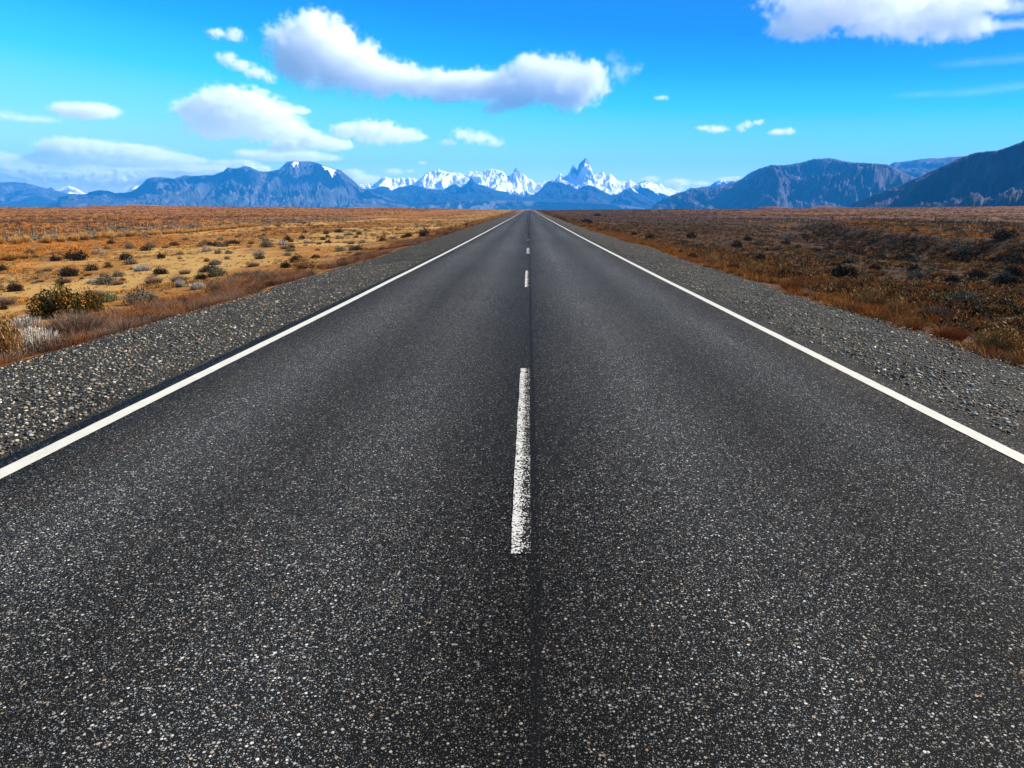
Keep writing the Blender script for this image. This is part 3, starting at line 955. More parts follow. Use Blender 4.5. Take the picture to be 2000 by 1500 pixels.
# right plain
x, y = cloud_pts(22000, (7.5, 62), (6, 110), lambda x, y: .35 + .65 * (nb(x, y, 111) > -.1)); n = len(x)
scatter_mesh('scrub', [unit('grey', 14, 1), unit('brown', 14, 2), unit('brown', 12, 3), unit('dark', 14, 4), unit('rust', 10, 5)], x, y, sized(n, .20, .75), sized(n, .08, .30),
             'dense dark low scrub covering the plain right of the road', 'scrub')
x, y = cloud_pts(6000, (7.5, 60), (90, 560), lambda x, y: .4 + .6 * (nb(x / 2, y / 2, 113) > -.1)); n = len(x)
scatter_mesh('scrub', [unit('grey', 8, 1), unit('dark', 8, 2), unit('brown', 8, 3), unit('brown', 8, 4)], x, y, sized(n, .5, 1.3), sized(n, .15, .5),
             'far dark scrub between the road and the right fence', 'scrub')
x, y = cloud_pts(12000, (50, 900), (60, 1100), lambda x, y: .3 + .7 * (fbm(x / 30, y / 30, 3, 115) > -.05)); n = len(x)
scatter_mesh('dry_grass', [unit('brown', 7, 1), unit('dark', 7, 2), unit('brown', 7, 3), unit('gold', 6, 4), unit('grey', 6, 5)], x, y, sized(n, .6, 2.0) * (1 + y / 500), sized(n, .15, .5) * (1 + y / 900),
             'brown steppe beyond the right fence', 'grass')
x, y = cloud_pts(3200, (-700, -64), (75, 900), lambda x, y: .15 + .85 * (fbm(x / 22, y / 22, 3, 121) > .0)); n = len(x)
scatter_mesh('scrub', [unit('dark', 8, 1), unit('dark', 8, 2), unit('grey', 8, 3)], x, y, sized(n, .8, 2.2) * (1 + y / 700), sized(n, .3, .8), 'dark and grey shrubs dotted over the steppe beyond the left fence', 'scrub')
x, y = cloud_pts(5000, (58, 700), (65, 900), lambda x, y: .15 + .85 * (fbm(x / 22, y / 22, 3, 123) > .0)); n = len(x)
scatter_mesh('scrub', [unit('dark', 8, 1), unit('dark', 8, 2), unit('grey', 8, 3)], x, y, sized(n, .8, 2.2) * (1 + y / 700), sized(n, .3, .8), 'dark shrubs dotted over the steppe beyond the right fence', 'scrub')
# golden grass on top of the gully bank, black scrub added in the gully to stand for its shade
yb = 45 * (140 / 45) ** rng.random(900)
gxx = 30 + 24 * smooth(52, 150, yb) + 3 * fbm(yb / 14, yb * 0, 3, 21)
xb = gxx + 3.5 + rng.random(900) * 5
scatter_mesh('dry_grass', [unit('gold', 9, 1), unit('brown', 9, 2)], xb, yb, sized(900, .3, .9), sized(900, .15, .4), 'orange dry grass on the bank above the dark gully', 'grass')
xb = gxx + rng.uniform(-3, 2.5, 900)
scatter_mesh('scrub', [unit('dark', 16, 1), unit('dark', 16, 2), unit('brown', 16, 3)], xb, yb, sized(900, .4, 1.2), sized(900, .2, .55), 'black scrub added as shade in the gully right of the road', 'scrub')

# ------------------------------------------------------------------ fences
m = Mat('fence_wood')
wood_mat = m.fin(m.mix(m.noise(8, 5, .6, m.mapped((3, 3, .4))), (.03, .022, .016), (.13, .10, .08)), .9, m.bump(m.noise(30, 3), .4, .01), .2)
m = Mat('fence_pale_wood')
pale_mat = m.fin(m.mix(m.noise(8, 5), (.16, .13, .10), (.40, .35, .28)), .9, None, .2)
m = Mat('fence_wire')
wire_mat = m.fin((.22, .21, .20), .5, None, .5); m.b.inputs['Metallic'].default_value = .6


def post_shape(r, h, n=8):
    V = []
    lv = [(0 - .3, r), (h * .5, r * .95), (h - .02, r * .9), (h, r * .7)]
    for z, q in lv:
        for k in range(n):
            a = 2 * math.pi * k / n
            V.append((math.cos(a) * q * (1 + .08 * math.sin(3 * a)), math.sin(a) * q, z))
    Fc = []
    for i in range(len(lv) - 1):
        for k in range(n):
            a, b = i * n + k, i * n + (k + 1) % n
            Fc.append((a, b, b + n, a + n))
    top = (len(lv) - 1) * n
    for k in range(1, n - 2, 2): Fc.append((top, top + k, top + k + 1, top + k + 2))
    return np.array(V), np.array(Fc)


def fence(xf, y0, y1, label, step_big=11.6, sub=4):
    root = bpy.data.objects.new('wire_fence', None); COL.objects.link(root)
    root.location = (float(xf(y0)), y0, float(ground_z(xf(y0), y0)))
    tag(root, label, 'fence')
    inv = root.location.copy()
    pm = dm = None
    ys = []; y = y0; i = 0; nb_ = 0
    pts = []
    while y < y1 and nb_ < 100:
        x = float(xf(y)); z = float(ground_z(x, y)); main = i % (sub + 1) == 0
        far = y > 220
        if main or not far:
            if main:
                v, f = post_shape(.085, 1.22)
                if pm is None: ob = make_mesh('post', v, f, wood_mat); pm = ob.data
                else: ob = bpy.data.objects.new('post', pm); COL.objects.link(ob)
            else:
                v, f = post_shape(.03, 1.08, 4)
                if dm is None: ob = make_mesh('dropper', v, f, pale_mat); dm = ob.data
                else: ob = bpy.data.objects.new('dropper', dm); COL.objects.link(ob)
            ob.parent = root
            ob.location = Vector((x, y, z)) - inv
            ob.rotation_euler = (rng.normal(0, .03), rng.normal(0, .03), rng.uniform(0, 3))
            s = rng.uniform(.92, 1.08); ob.scale = (s, s, s)
            nb_ += 1
        pts.append((x, y, z))
        y += step_big / (sub + 1); i += 1
    pts = np.array(pts)
    V = []; Fc = []
    for hgt in (.28, .5, .72, .92, 1.08):
        rr = .004
        b = len(V)
        for p in pts:
            for dx, dz in ((-rr, -rr), (rr, -rr), (0, rr)): V.append((p[0] + dx - inv.x, p[1] - inv.y, p[2] + hgt + dz - inv.z))
        for i in range(len(pts) - 1):
            for k in range(3): Fc.append((b + 3 * i + k, b + 3 * i + (k + 1) % 3, b + 3 * i + 3 + (k + 1) % 3, b + 3 * i + 3 + k))
    w = make_mesh('wire', V, Fc, wire_mat); w.parent = root
    return root


fence(lambda y: -63 + .8 * math.sin(y / 60), 78, 420, 'long wire fence on wooden posts across the plain left of the road')
fence(lambda y: 57 + .8 * math.sin(y / 60), 70, 520, 'long wire fence on wooden posts across the plain right of the road')

# ------------------------------------------------------------------ mountains
def rock_material(name, ca, cb, cc, snow_noise=1.0, streak=1.0, bs=25.0):
    m = Mat(name)
    n1 = m.noise(1 / 400, 8, .65); n2 = m.noise(1 / 90, 8, .7, m.mapped((1, 1, .35)))
    c = m.mix(m.step(n1, .40, .62), ca, cb)
    c = m.mix(m.step(n2, .48, .66, 0, .8), c, cc)
    at = m.node('ShaderNodeAttribute', attribute_name='snow').outputs['Fac']
    sn = m.math('ADD', at, m.math('MULTIPLY', m.math('SUBTRACT', m.noise(1 / 70, 8, .72, m.mapped((1, 1, .6))), .5), snow_noise))
    sm = m.step(sn, .47, .55)
    pale = m.node('ShaderNodeAttribute', attribute_name='pale').outputs['Fac']
    c = m.mix(pale, c, (.060, .056, .060))
    c = m.mix(sm, c, (.86, .88, .92))
    return m.fin(c, .9, m.bump(n2, 1.0, bs), .1)


def massif(name, pts, D, front, back, mat, lam, amp, seed, step=1.5, snow=None, foot=411, rows=70, power=1.25, blur=1.0, tilt=0.0, gul=3.0, pale=None, cap=.985, spur=.5):
    q_ = np.interp(D, [1500, 2300, 6000, 8600, 12000, 14000, 20000, 26000], [1500, 2300, 3900, 7900, 9800, 10900, 12300, 13400]) / D
    D *= q_; front *= q_; back *= q_; lam *= q_
    p = np.array(pts, float)
    xs = np.arange(p[0, 0], p[-1, 0] + step, step)
    H = np.interp(xs, p[:, 0], p[:, 1])
    jag = fbm(xs / 5, xs * 0, 3, seed + 60) * .8 * amp
    H = H + jag * np.clip((409 - H) / 25, 0, 1)
    X, Y, T = ray(xs, H)
    nu = len(xs)
    Du = D * (1 + tilt * (xs - xs.mean()) / 1000 + .012 * fbm(xs / 60, xs * 0, 3, seed + 9))
    zr = CAM_H + T * Du                         # crest height
    s = np.concatenate([np.linspace(0, 1, rows) ** .9, 1 + np.linspace(0, 1, 22)[1:]])
    U, S = np.meshgrid(np.arange(nu), s, indexing='ij')
    dist = np.where(S <= 1, Du[:, None] - front * (1 - S), Du[:, None] + back * (S - 1))
    PX, PY = X[:, None] * dist, Y[:, None] * dist
    z0 = -30.0
    # crest profile spreads out towards the foot
    Z = np.zeros_like(PX)
    crest = zr - z0
    px_m = D / 1387 * step
    levels = [0, 2, 5, 12, 26]
    sm_ = [crest]
    for L in levels[1:]:
        k = np.exp(-.5 * (np.arange(-3 * L, 3 * L + 1) / L) ** 2); k /= k.sum()
        pad = np.pad(crest, 3 * L, mode='edge'); sm_.append(np.convolve(pad, k, 'valid'))
    sm_ = np.array(sm_)
    dd = np.abs(S - 1)
    lev = np.clip(dd * 7 * blur, 0, 3.999); li = lev.astype(int); lf = lev - li
    Hs = sm_[li, U] * (1 - lf) + sm_[np.minimum(li + 1, 4), U] * lf
    g = np.where(S <= 1, np.clip(S, 0, 1) ** power, (1 - np.clip(S - 1, 0, 1)) ** 1.3)
    rel = g * (1 - g) * 4
    # spurs and gullies running down the slope, domain bent sideways
    wx = PX + lam * .8 * fbm(PX / lam / 2, PY / lam / 2, 3, seed + 30)
    sp1 = ridged(wx / lam, PY / (lam * gul), 2, seed, .5) - .5
    sp2 = ridged(wx / lam * 2.3, PY / (lam * gul) * 1.7, 5, seed + 5, .6) - .55
    sp3 = fbm(PX / lam * 9, PY / lam * 6, 4, seed + 15)
    Z = Hs * g * (1 + 0 * rel) + amp * Hs * (spur * rel * sp1 * .9 + (.15 + rel) * .28 * sp2 + .05 * sp3 * (g > .02)) * np.where(dd < 1e-6, .0, 1)
    Z = np.maximum(Z, -2) + z0 + (1 - g) * 0
    # crest keeps the skyline
    ang = (crest + z0 - CAM_H) / Du
    lim = CAM_H + ang[:, None] * dist * np.where(S < 1, cap, 1)
    near = S < 1
    Z = np.where(near, np.minimum(Z, np.maximum(lim, 0)), np.minimum(Z, lim * .99))
    i1 = rows - 1
    Z[:, i1] = zr
    # taper the two ends
    e = smooth(0, 14, np.arange(nu)) * smooth(0, 14, nu - 1 - np.arange(nu))
    Z = z0 + (Z - z0) * np.maximum(e, 0.0)[:, None] if tilt != 99 else Z
    gxn = np.gradient(Z, axis=0) / np.maximum(np.hypot(np.gradient(PX, axis=0), np.gradient(PY, axis=0)), 1e-3)
    gyn = np.gradient(Z, axis=1) / np.maximum(np.hypot(np.gradient(PX, axis=1), np.gradient(PY, axis=1)), 1e-3)
    slope = np.hypot(gxn, gyn)
    sn = snow(xs[:, None] + 0 * S, Z, slope, S, PX, PY) if snow else np.full_like(Z, -1.0)
    pl = pale(xs[:, None] + 0 * S, Z, slope, S, PX, PY) if pale else np.zeros_like(Z)
    o = make_mesh(name, np.stack([PX, PY, Z], -1).reshape(-1, 3), grid_faces(*PX.shape)[:, ::1], mat, False, extra={'snow': sn, 'pale': pl})
    tag(o, kind='structure')
    return o


rock_r = rock_material('shaded_violet_rock', (.014, .010, .022), (.034, .025, .042), (.12, .09, .12), 0, bs=20)  # shade and violet haze are put into these very dark rock tones
rock_m = rock_material('violet_haze_rock', (.018, .014, .026), (.045, .036, .054), (.15, .12, .14), 0, bs=22)  # violet of the haze and sunlit contrast are put into these tones
rock_l = rock_material('blue_grey_rock', (.026, .032, .042), (.055, .060, .070), (.15, .13, .13), 1.5, bs=22)
rock_f = rock_material('blue_haze_foothill', (.006, .014, .022), (.012, .024, .034), (.030, .040, .046), .8, bs=18)  # bluish dark rock tones carry part of the haze's blue
rock_g = rock_material('granite', (.12, .12, .14), (.20, .19, .20), (.30, .28, .27), .7, bs=25)
scree = rock_material('pale_scree', (.08, .075, .072), (.13, .12, .11), (.20, .18, .16), 0, bs=12)

A_PTS = [(1640, 404), (1660, 399), (1700, 383), (1760, 360), (1800, 343), (1850, 320), (1880, 306), (1910, 297), (1950, 293), (1975, 285), (2000, 275),
         (2060, 262), (2140, 262), (2240, 290), (2400, 330), (2600, 380)]
massif('mountain', A_PTS, 4300, 2300, 1800, rock_r, 300, 1.5, 301, 2.0, power=1.05, gul=3, spur=1.0, tilt=-.5,
       pale=lambda x, z, s, S, X, Y: .6 * smooth(.22, .0, S + .12 * fbm(X / 200, Y / 200, 4, 5)) + .3 * smooth(.15, .35, fbm(X / 180, Y / 300, 4, 9)))  # pale foot; the higher pale patches are painted as sunlit ribs
B_PTS = [(1264, 406), (1290, 391), (1320, 378), (1350, 369.5), (1400, 364.5), (1430, 358), (1447, 350), (1470, 334), (1486, 328), (1506, 322), (1529, 322.5), (1561, 318), (1590, 310),
         (1623, 309), (1642, 313), (1662, 317), (1694, 318), (1733, 321), (1760, 335), (1800, 352), (1850, 375), (1900, 395)]
massif('mountain', B_PTS, 7600, 2600, 2000, rock_m, 240, 1.15, 331, 1.2, power=1.1, gul=4, spur=1.0, tilt=-.4,
       pale=lambda x, z, s, S, X, Y: .8 * smooth(.22, .0, S + .1 * fbm(X / 250, Y / 250, 4, 5)))
massif('mountain', [(1660, 350), (1700, 335), (1733, 324), (1746, 317), (1772, 314.5), (1805, 310), (1837, 307.5), (1860, 305), (1900, 303), (1960, 320), (2050, 350)],
       9600, 2600, 2000, rock_m, 500, .8, 341, 2.0, power=.9,
       snow=lambda x, z, s, S, X, Y: np.where((x > 1825) & (S > .93), .5, -1), pale=lambda x, z, s, S, X, Y: .35 * smooth(.6, 1, S))
C_PTS = [(100, 398), (112, 384), (137, 379), (167, 379), (175, 375), (195, 371), (207, 372), (225, 377), (252, 375), (265, 369), (277, 360), (287, 349), (300, 346), (325, 347), (337, 349),
         (350, 346), (360, 342), (375, 344), (400, 342), (417, 342), (435, 335), (445, 327), (462, 329), (478, 324), (488, 326), (505, 334), (525, 335), (545, 331), (560, 317), (570, 314),
         (590, 315), (607, 315), (620, 318), (630, 322), (650, 329), (665, 332), (680, 344), (695, 357), (705, 367), (720, 373), (750, 381), (800, 394), (840, 404)]


def snow_c(x, z, s, S, X, Y):
    a = np.exp(-((x - 642) / 22) ** 2) * smooth(.55, .68, S) * (1 - smooth(.94, .99, S)) * .84
    b = np.exp(-((x - 577) / 10) ** 2) * smooth(.62, .72, S) * (1 - smooth(.88, .94, S)) * .80
    d = .40 * smooth(.72, .92, S) * smooth(540, 600, x) * (x < 692) + .05
    a = np.maximum(a, d)
    c = .42 * smooth(.93, 1, S) * ((x > 430) & (x < 690))
    return np.maximum(np.maximum(a, b), c) - .12


massif('mountain', C_PTS, 12500, 4200, 2600, rock_l, 360, 1.1, 361, 1.3, snow=snow_c, power=1.05, rows=90,
       pale=lambda x, z, s, S, X, Y: .5 * smooth(.10, .30, fbm(X / 500, Y / 260, 4, 9)) * smooth(.25, .5, S) * (1 - smooth(.85, 1, S)) + .6 * smooth(.10, .0, S) * (x > 430))
massif('mountain', [(-120, 380), (-60, 372), (0, 383), (30, 376), (55, 370), (68, 374), (85, 381), (108, 388), (135, 397), (160, 406)],
       15500, 2500, 2000, rock_f, 500, .8, 371, 1.5)
massif('mountain', [(-200, 350), (-80, 352), (0, 356), (20, 355), (50, 357), (75, 364), (93, 368), (100, 365), (108, 372), (137, 379), (180, 384), (230, 392), (280, 405)],
       19000, 3500, 2500, rock_l, 700, .9, 377, 1.5, snow=lambda x, z, s, S, X, Y: .35 * smooth(.8, 1, S))
massif('mountain', [(80, 385), (105, 372), (120, 366), (135, 363), (150, 368), (165, 377), (190, 384), (230, 380), (250, 371), (262, 364), (275, 362), (300, 366), (330, 380)],
       26000, 4000, 2500, rock_g, 700, .9, 379, 1.5, snow=lambda x, z, s, S, X, Y: .75 + 0 * S)

D_PTS = [(690, 372), (700, 366), (710, 368.5), (730, 368), (746, 363), (758, 365), (764, 372), (780, 366), (804, 361), (814, 363), (830, 366), (848, 369), (870, 369), (886, 358), (902, 361.5),
         (910, 358), (921, 346), (930, 359), (950, 363.5), (970, 372), (988, 374.5), (1000, 379), (1020, 384), (1040, 383.5), (1052, 374), (1060, 365), (1070, 354), (1080, 350), (1092, 350),
         (1112, 356), (1120, 360.5), (1128, 370), (1138, 364), (1148, 361), (1160, 364), (1180, 374.5), (1200, 384.5), (1208, 380), (1222, 367.5), (1232, 364), (1246, 375), (1260, 379),
         (1276, 391), (1300, 396), (1340, 404)]


def snow_d(x, z, s, S, X, Y):
    n = fbm(X / 300, Y / 300, 4, 44)
    a = smooth(.74, .97, S + .18 * n) * .62
    a = a * (((x > 715) & (x < 770)) | ((x > 830) & (x < 915)) | ((x > 1075) & (x < 1165)) | ((x > 1215) & (x < 1250)))
    return a - .12


massif('mountain', D_PTS, 13800, 3200, 2200, rock_f, 430, 1.0, 391, 1.2, snow=snow_d, power=1.1, rows=90)
massif('mountain', [(1130, 402), (1160, 392), (1180, 383), (1205, 379), (1225, 385), (1240, 376), (1255, 380), (1275, 391), (1300, 399), (1330, 406)], 12600, 2000, 1500, rock_f, 360, 1.0, 395, 1.5)
# foothills in the middle ground with pale scree fans
massif('foothill', [(1040, 396), (1075, 386), (1120, 374), (1140, 370), (1165, 376), (1190, 385), (1220, 394), (1260, 404)], 12000, 2400, 1500, rock_f, 420, .9, 397, 1.5,
       pale=lambda x, z, s, S, X, Y: .45 * smooth(.05, .3, fbm(X / 500, Y / 300, 3, 19)))
massif('foothill', [(760, 404), (800, 396), (830, 388), (860, 382), (900, 378), (950, 379), (985, 381), (1020, 385), (1060, 387), (1120, 388), (1180, 394), (1240, 398), (1300, 405)],
       11200, 1800, 1500, rock_f, 380, .7, 401, 1.5)
massif('foothill', [(500, 405), (560, 399), (620, 391), (650, 386), (680, 384), (720, 384), (760, 390), (800, 398), (850, 406)], 10600, 1800, 1500, rock_f, 320, .8, 405, 1.5,
       pale=lambda x, z, s, S, X, Y: .75 * smooth(.62, .35, S + .35 * fbm(X / 260, Y / 260, 3, 23)))
massif('foothill', [(790, 406), (820, 396), (860, 393), (900, 392.5), (950, 392), (1000, 391.5), (1040, 393), (1100, 394), (1140, 396), (1200, 400), (1270, 407)], 9800, 1100, 1500, scree, 150, 1.3, 409, 1.2,
       power=.6, gul=5, spur=.9)
massif('foothill', [(400, 407), (460, 403.5), (520, 401), (580, 399), (640, 396), (700, 398), (760, 401), (830, 407)], 9200, 1000, 1500, scree, 260, .7, 413, 2.0, power=.7)

F_PTS = [(690, 364), (700, 360), (720, 359), (736, 357), (746, 347), (754, 345), (764, 349), (767, 352), (770, 346), (773, 350), (777, 348), (782, 350), (786, 346), (792, 351), (795, 350), (798, 345), (802, 349), (806, 347),
         (816, 352), (820, 350), (824, 346), (830, 341), (836, 336), (842, 336), (848, 332), (852, 332), (856, 328.5), (860, 332), (866, 334), (880, 337), (886, 336), (892, 338), (897, 337), (904, 341), (914, 335), (918, 334),
         (924, 335), (932, 334), (940, 336), (948, 332), (954, 330), (960, 329), (966, 330), (970, 332), (980, 334), (984, 337), (988, 342), (991, 344), (995, 342), (1000, 340), (1004, 334), (1006, 329), (1008, 327),
         (1010, 330), (1014, 336), (1018, 341), (1020, 344), (1022, 340), (1024, 341), (1030, 348), (1034, 350), (1038, 350), (1044, 356), (1048, 358), (1054, 355), (1060, 354), (1068, 351), (1080, 352), (1088, 348), (1091, 342), (1094, 338), (1097, 342),
         (1100, 347), (1104, 343), (1108, 343), (1110, 339), (1112, 337), (1115, 330), (1118, 323.5), (1120, 322), (1123, 326), (1125, 330), (1128, 332), (1130, 323), (1132, 319), (1136, 314.5), (1139, 314), (1141, 310.5), (1144, 309),
         (1147, 311), (1150, 316), (1153, 320), (1155, 326), (1157, 336), (1160, 341), (1165, 338), (1170, 339), (1174, 337), (1178, 334), (1181, 336), (1184, 345), (1188, 341), (1193, 339.5), (1200, 346), (1206, 353), (1220, 354), (1226, 354),
         (1230, 351), (1236, 355), (1244, 360), (1252, 355), (1258, 353), (1268, 353), (1280, 359), (1286, 361), (1290, 357.5), (1298, 366), (1312, 370), (1324, 374), (1336, 374), (1350, 366), (1370, 365), (1386, 364), (1400, 368)]


def snow_f(x, z, s, S, X, Y):
    n = fbm(X / 420, Y / 420, 4, 47)
    tower = np.exp(-((x - 1008) / 12) ** 2) + 1.2 * np.exp(-((x - 1141) / 18) ** 2) + np.exp(-((x - 1120) / 8) ** 2) + .8 * np.exp(-((x - 1180) / 16) ** 2) + .5 * np.exp(-((x - 790) / 20) ** 2)
    a = .84 - .16 * smooth(1.3, 3.6, s) - .42 * np.clip(tower, 0, 1) * smooth(.72, .90, S) + .25 * n
    a = a - .5 * smooth(.35, .10, S)
    a = a - .7 * np.exp(-((x - 1030) / 40) ** 2) * smooth(.5, .3, S)
    a = a + .3 * smooth(.75, .95, S) * (x < 985)
    return a


massif('snowy_mountain', F_PTS, 20000, 3600, 2500, rock_g, 520, 1.0, 421, .8, snow=snow_f, power=1.35, blur=1.1, rows=110, cap=.99)
massif('snowy_mountain', [(1195, 372), (1215, 371), (1235, 364), (1250, 357), (1258, 353.5), (1268, 354), (1277, 359), (1290, 364), (1300, 368), (1315, 374), (1335, 383), (1360, 395)], 16000, 2400, 1800, rock_f, 420, 1.0, 431, 1.2,
       snow=lambda x, z, s, S, X, Y: .62 * smooth(.45, .75, S + .25 * fbm(X / 300, Y / 300, 3, 3)) - .25 * (S > .95) + .1)
massif('mountain', [(1290, 400), (1318, 377), (1336, 374), (1345, 369), (1350, 366), (1360, 368), (1370, 364.5), (1386, 364), (1396, 356), (1408, 351), (1420, 353), (1434, 352), (1460, 356), (1500, 370)], 18000, 2600, 2000, rock_l, 420, 1.0, 437, 1.5,
       snow=lambda x, z, s, S, X, Y: np.where((x > 1398) & (S > .85), .6, -.3))

# dark low knolls on the right skyline of the plain
massif('hill', [(1452, 409), (1470, 405.5), (1495, 403), (1512, 402.5), (1530, 404.5), (1550, 406), (1570, 409)], 1500, 130, 120, soil, 60, .5, 441, 2, rows=24)
massif('hill', [(1545, 409), (1580, 404), (1600, 402), (1612, 400.5), (1625, 403), (1660, 405), (1720, 405), (1800, 406), (1860, 409)], 2300, 260, 200, soil, 90, .5, 447, 3, rows=24)

massif('hill', [(150, 406), (172, 401.5), (200, 402), (235, 402.3), (256, 399), (280, 400), (305, 400.5), (330, 403.5), (350, 406)], 1500, 150, 120, soil, 60, .5, 451, 2, rows=24)
massif('hill', [(620, 408), (690, 405), (720, 404), (760, 404.5), (800, 406), (850, 409)], 1700, 170, 140, soil, 70, .5, 453, 3, rows=24)

# ------------------------------------------------------------------ haze
HAZE_TOP = 990.0
hm = bpy.data.materials.new('haze'); hm.use_nodes = True
ht = hm.node_tree
for n in list(ht.nodes):
    if n.type != 'OUTPUT_MATERIAL': ht.nodes.remove(n)
pv = ht.nodes.new('ShaderNodeVolumePrincipled')
pv.inputs['Color'].default_value = (.03, .37, 1.0, 1)
pv.inputs['Density'].default_value = 8.0e-5
pv.inputs['Anisotropy'].default_value = 0.0
ht.links.new(pv.outputs[0], [n for n in ht.nodes if n.type == 'OUTPUT_MATERIAL'][0].inputs['Volume'])
x0, x1, y0, y1, z0, z1 = -12000, 12000, -400, 16000, -60, HAZE_TOP
V = [(x0, y0, z0), (x1, y0, z0), (x1, y1, z0), (x0, y1, z0), (x0, y0, z1), (x1, y0, z1), (x1, y1, z1), (x0, y1, z1)]
Fc = [(0, 3, 2, 1), (4, 5, 6, 7), (0, 1, 5, 4), (1, 2, 6, 5), (2, 3, 7, 6), (3, 0, 4, 7)]
hz = make_mesh('haze', V, Fc, hm)
tag(hz, kind='stuff')

# ------------------------------------------------------------------ clouds
def cloud_material(name, dens, col=(.965, .975, .99)):
    m = bpy.data.materials.new(name); m.use_nodes = True; t = m.node_tree
    for n in list(t.nodes):
        if n.type != 'OUTPUT_MATERIAL': t.nodes.remove(n)
    p = t.nodes.new('ShaderNodeVolumePrincipled')
    p.inputs['Color'].default_value = (*col, 1); p.inputs['Density'].default_value = dens
    p.inputs['Anisotropy'].default_value = .0
    t.links.new(p.outputs[0], [n for n in t.nodes if n.type == 'OUTPUT_MATERIAL'][0].inputs['Volume'])
    return m


def cloud(label, ells, D, dens=1.0, nz=1.0, res=150, soft=.35, seed=0, stretch=(1, 1, 1), thick=.7, base=None):
    """ells: (cx, cy, rx, ry[, weight]) in photo pixels; a volume of that real size at distance D"""
    sc_ = D / 1387.0
    cx = np.mean([e[0] for e in ells]); cy = np.mean([e[1] for e in ells])
    X, Y, T = ray(cx, cy)
    C0 = np.array([X * D, Y * D, CAM_H + T * D])
    right = np.array([Y, -X, 0])
    L = []
    for e in ells:
        x_, y_, t_ = ray(e[0], e[1])
        P = np.array([x_ * D, y_ * D, CAM_H + t_ * D]) - C0
        a = float(P @ right); b = float(P[2])
        L.append((a, b, e[2] * sc_, e[3] * sc_))
    lo = np.array([min(a - r for a, b, r, q in L), -max(r for a, b, r, q in L) * thick, min(b - q for a, b, r, q in L)])
    hi = np.array([max(a + r for a, b, r, q in L), max(r for a, b, r, q in L) * thick, max(b + q for a, b, r, q in L)])
    lo = lo - (hi - lo) * .08; hi = hi + (hi - lo) * .08
    gt = bpy.data.node_groups.new('cloud_field', 'GeometryNodeTree')
    gt.interface.new_socket('Geometry', in_out='OUTPUT', socket_type='NodeSocketGeometry')
    N = gt.nodes; Lk = gt.links

    def mth(op, a, b=None, c=None):
        n = N.new('ShaderNodeMath'); n.operation = op
        for i, v in enumerate((a, b, c)):
            if v is None: continue
            if isinstance(v, (int, float)): n.inputs[i].default_value = v
            else: Lk.new(v, n.inputs[i])
        return n.outputs[0]
    pos = N.new('GeometryNodeInputPosition').outputs[0]
    unit_ = float(np.median([q for a, b, r, q in L]))

    def noise(scale, det, sx=1, off=0, color=False):
        v = N.new('ShaderNodeVectorMath'); v.operation = 'MULTIPLY_ADD'
        Lk.new(pos, v.inputs[0]); v.inputs[1].default_value = tuple(sx_ * scale for sx_ in stretch); v.inputs[2].default_value = (seed * 7.7 + off, seed * 3.1, off)
        n = N.new('ShaderNodeTexNoise'); n.inputs['Scale'].default_value = 1; n.inputs['Detail'].default_value = det; n.inputs['Roughness'].default_value = .62
        Lk.new(v.outputs[0], n.inputs['Vector'])
        return n.outputs['Color'] if color else n.outputs['Fac']
    # bend space a little so that the ellipsoids lose their outline
    wv = noise(1 / (unit_ * 1.6), 3, off=3, color=True)
    wm = N.new('ShaderNodeVectorMath'); wm.operation = 'MULTIPLY_ADD'; Lk.new(wv, wm.inputs[0])
    a_ = unit_ * .9 * nz; wm.inputs[1].default_value = (a_ * 1.4, a_ * 1.2, a_)
    wm.inputs[2].default_value = (-a_ * .7, -a_ * .6, -a_ * .5)
    pw = N.new('ShaderNodeVectorMath'); pw.operation = 'ADD'; Lk.new(pos, pw.inputs[0]); Lk.new(wm.outputs[0], pw.inputs[1])
    best = None
    for a, b, r, q in L:
        v = N.new('ShaderNodeVectorMath'); v.operation = 'SUBTRACT'; Lk.new(pw.outputs[0], v.inputs[0]); v.inputs[1].default_value = (a, 0, b)
        d = N.new('ShaderNodeVectorMath'); d.operation = 'DIVIDE'; Lk.new(v.outputs[0], d.inputs[0]); d.inputs[1].default_value = (r, max(r * thick, q), q)
        l = N.new('ShaderNodeVectorMath'); l.operation = 'LENGTH'; Lk.new(d.outputs[0], l.inputs[0])
        s = mth('SUBTRACT', 1.0, l.outputs['Value'])
        if best is None: best = s
        else:
            n = N.new('ShaderNodeMath'); n.operation = 'SMOOTH_MAX'; Lk.new(best, n.inputs[0]); Lk.new(s, n.inputs[1]); n.inputs[2].default_value = .25; best = n.outputs[0]
    nn = noise(1 / (unit_ * .85), 8, off=11)
    n2_ = noise(1 / (unit_ * .32), 5, off=23)
    f = mth('ADD', best, mth('MULTIPLY', mth('SUBTRACT', nn, .54), 2.5 * nz))
    f = mth('ADD', f, mth('MULTIPLY', mth('SUBTRACT', n2_, .5), 1.1 * min(1.0, nz * 2)))
    mr = N.new('ShaderNodeMapRange'); mr.interpolation_type = 'SMOOTHSTEP'
    Lk.new(f, mr.inputs[0]); mr.inputs[1].default_value = 0.02; mr.inputs[2].default_value = soft * (1.15 if res > 160 else 1.7); mr.inputs[3].default_value = 0; mr.inputs[4].default_value = 1
    vc = N.new('GeometryNodeVolumeCube')
    Lk.new(mr.outputs[0], vc.inputs['Density'])
    vc.inputs['Min'].default_value = tuple(lo); vc.inputs['Max'].default_value = tuple(hi)
    res = int(res * 1.35)
    ext = hi - lo; vox = ext[0] / res
    vc.inputs['Resolution X'].default_value = int(res)
    vc.inputs['Resolution Y'].default_value = max(12, int(ext[1] / vox / 1.6))
    vc.inputs['Resolution Z'].default_value = max(12, int(ext[2] / vox))
    sm = N.new('GeometryNodeSetMaterial'); Lk.new(vc.outputs[0], sm.inputs[0])
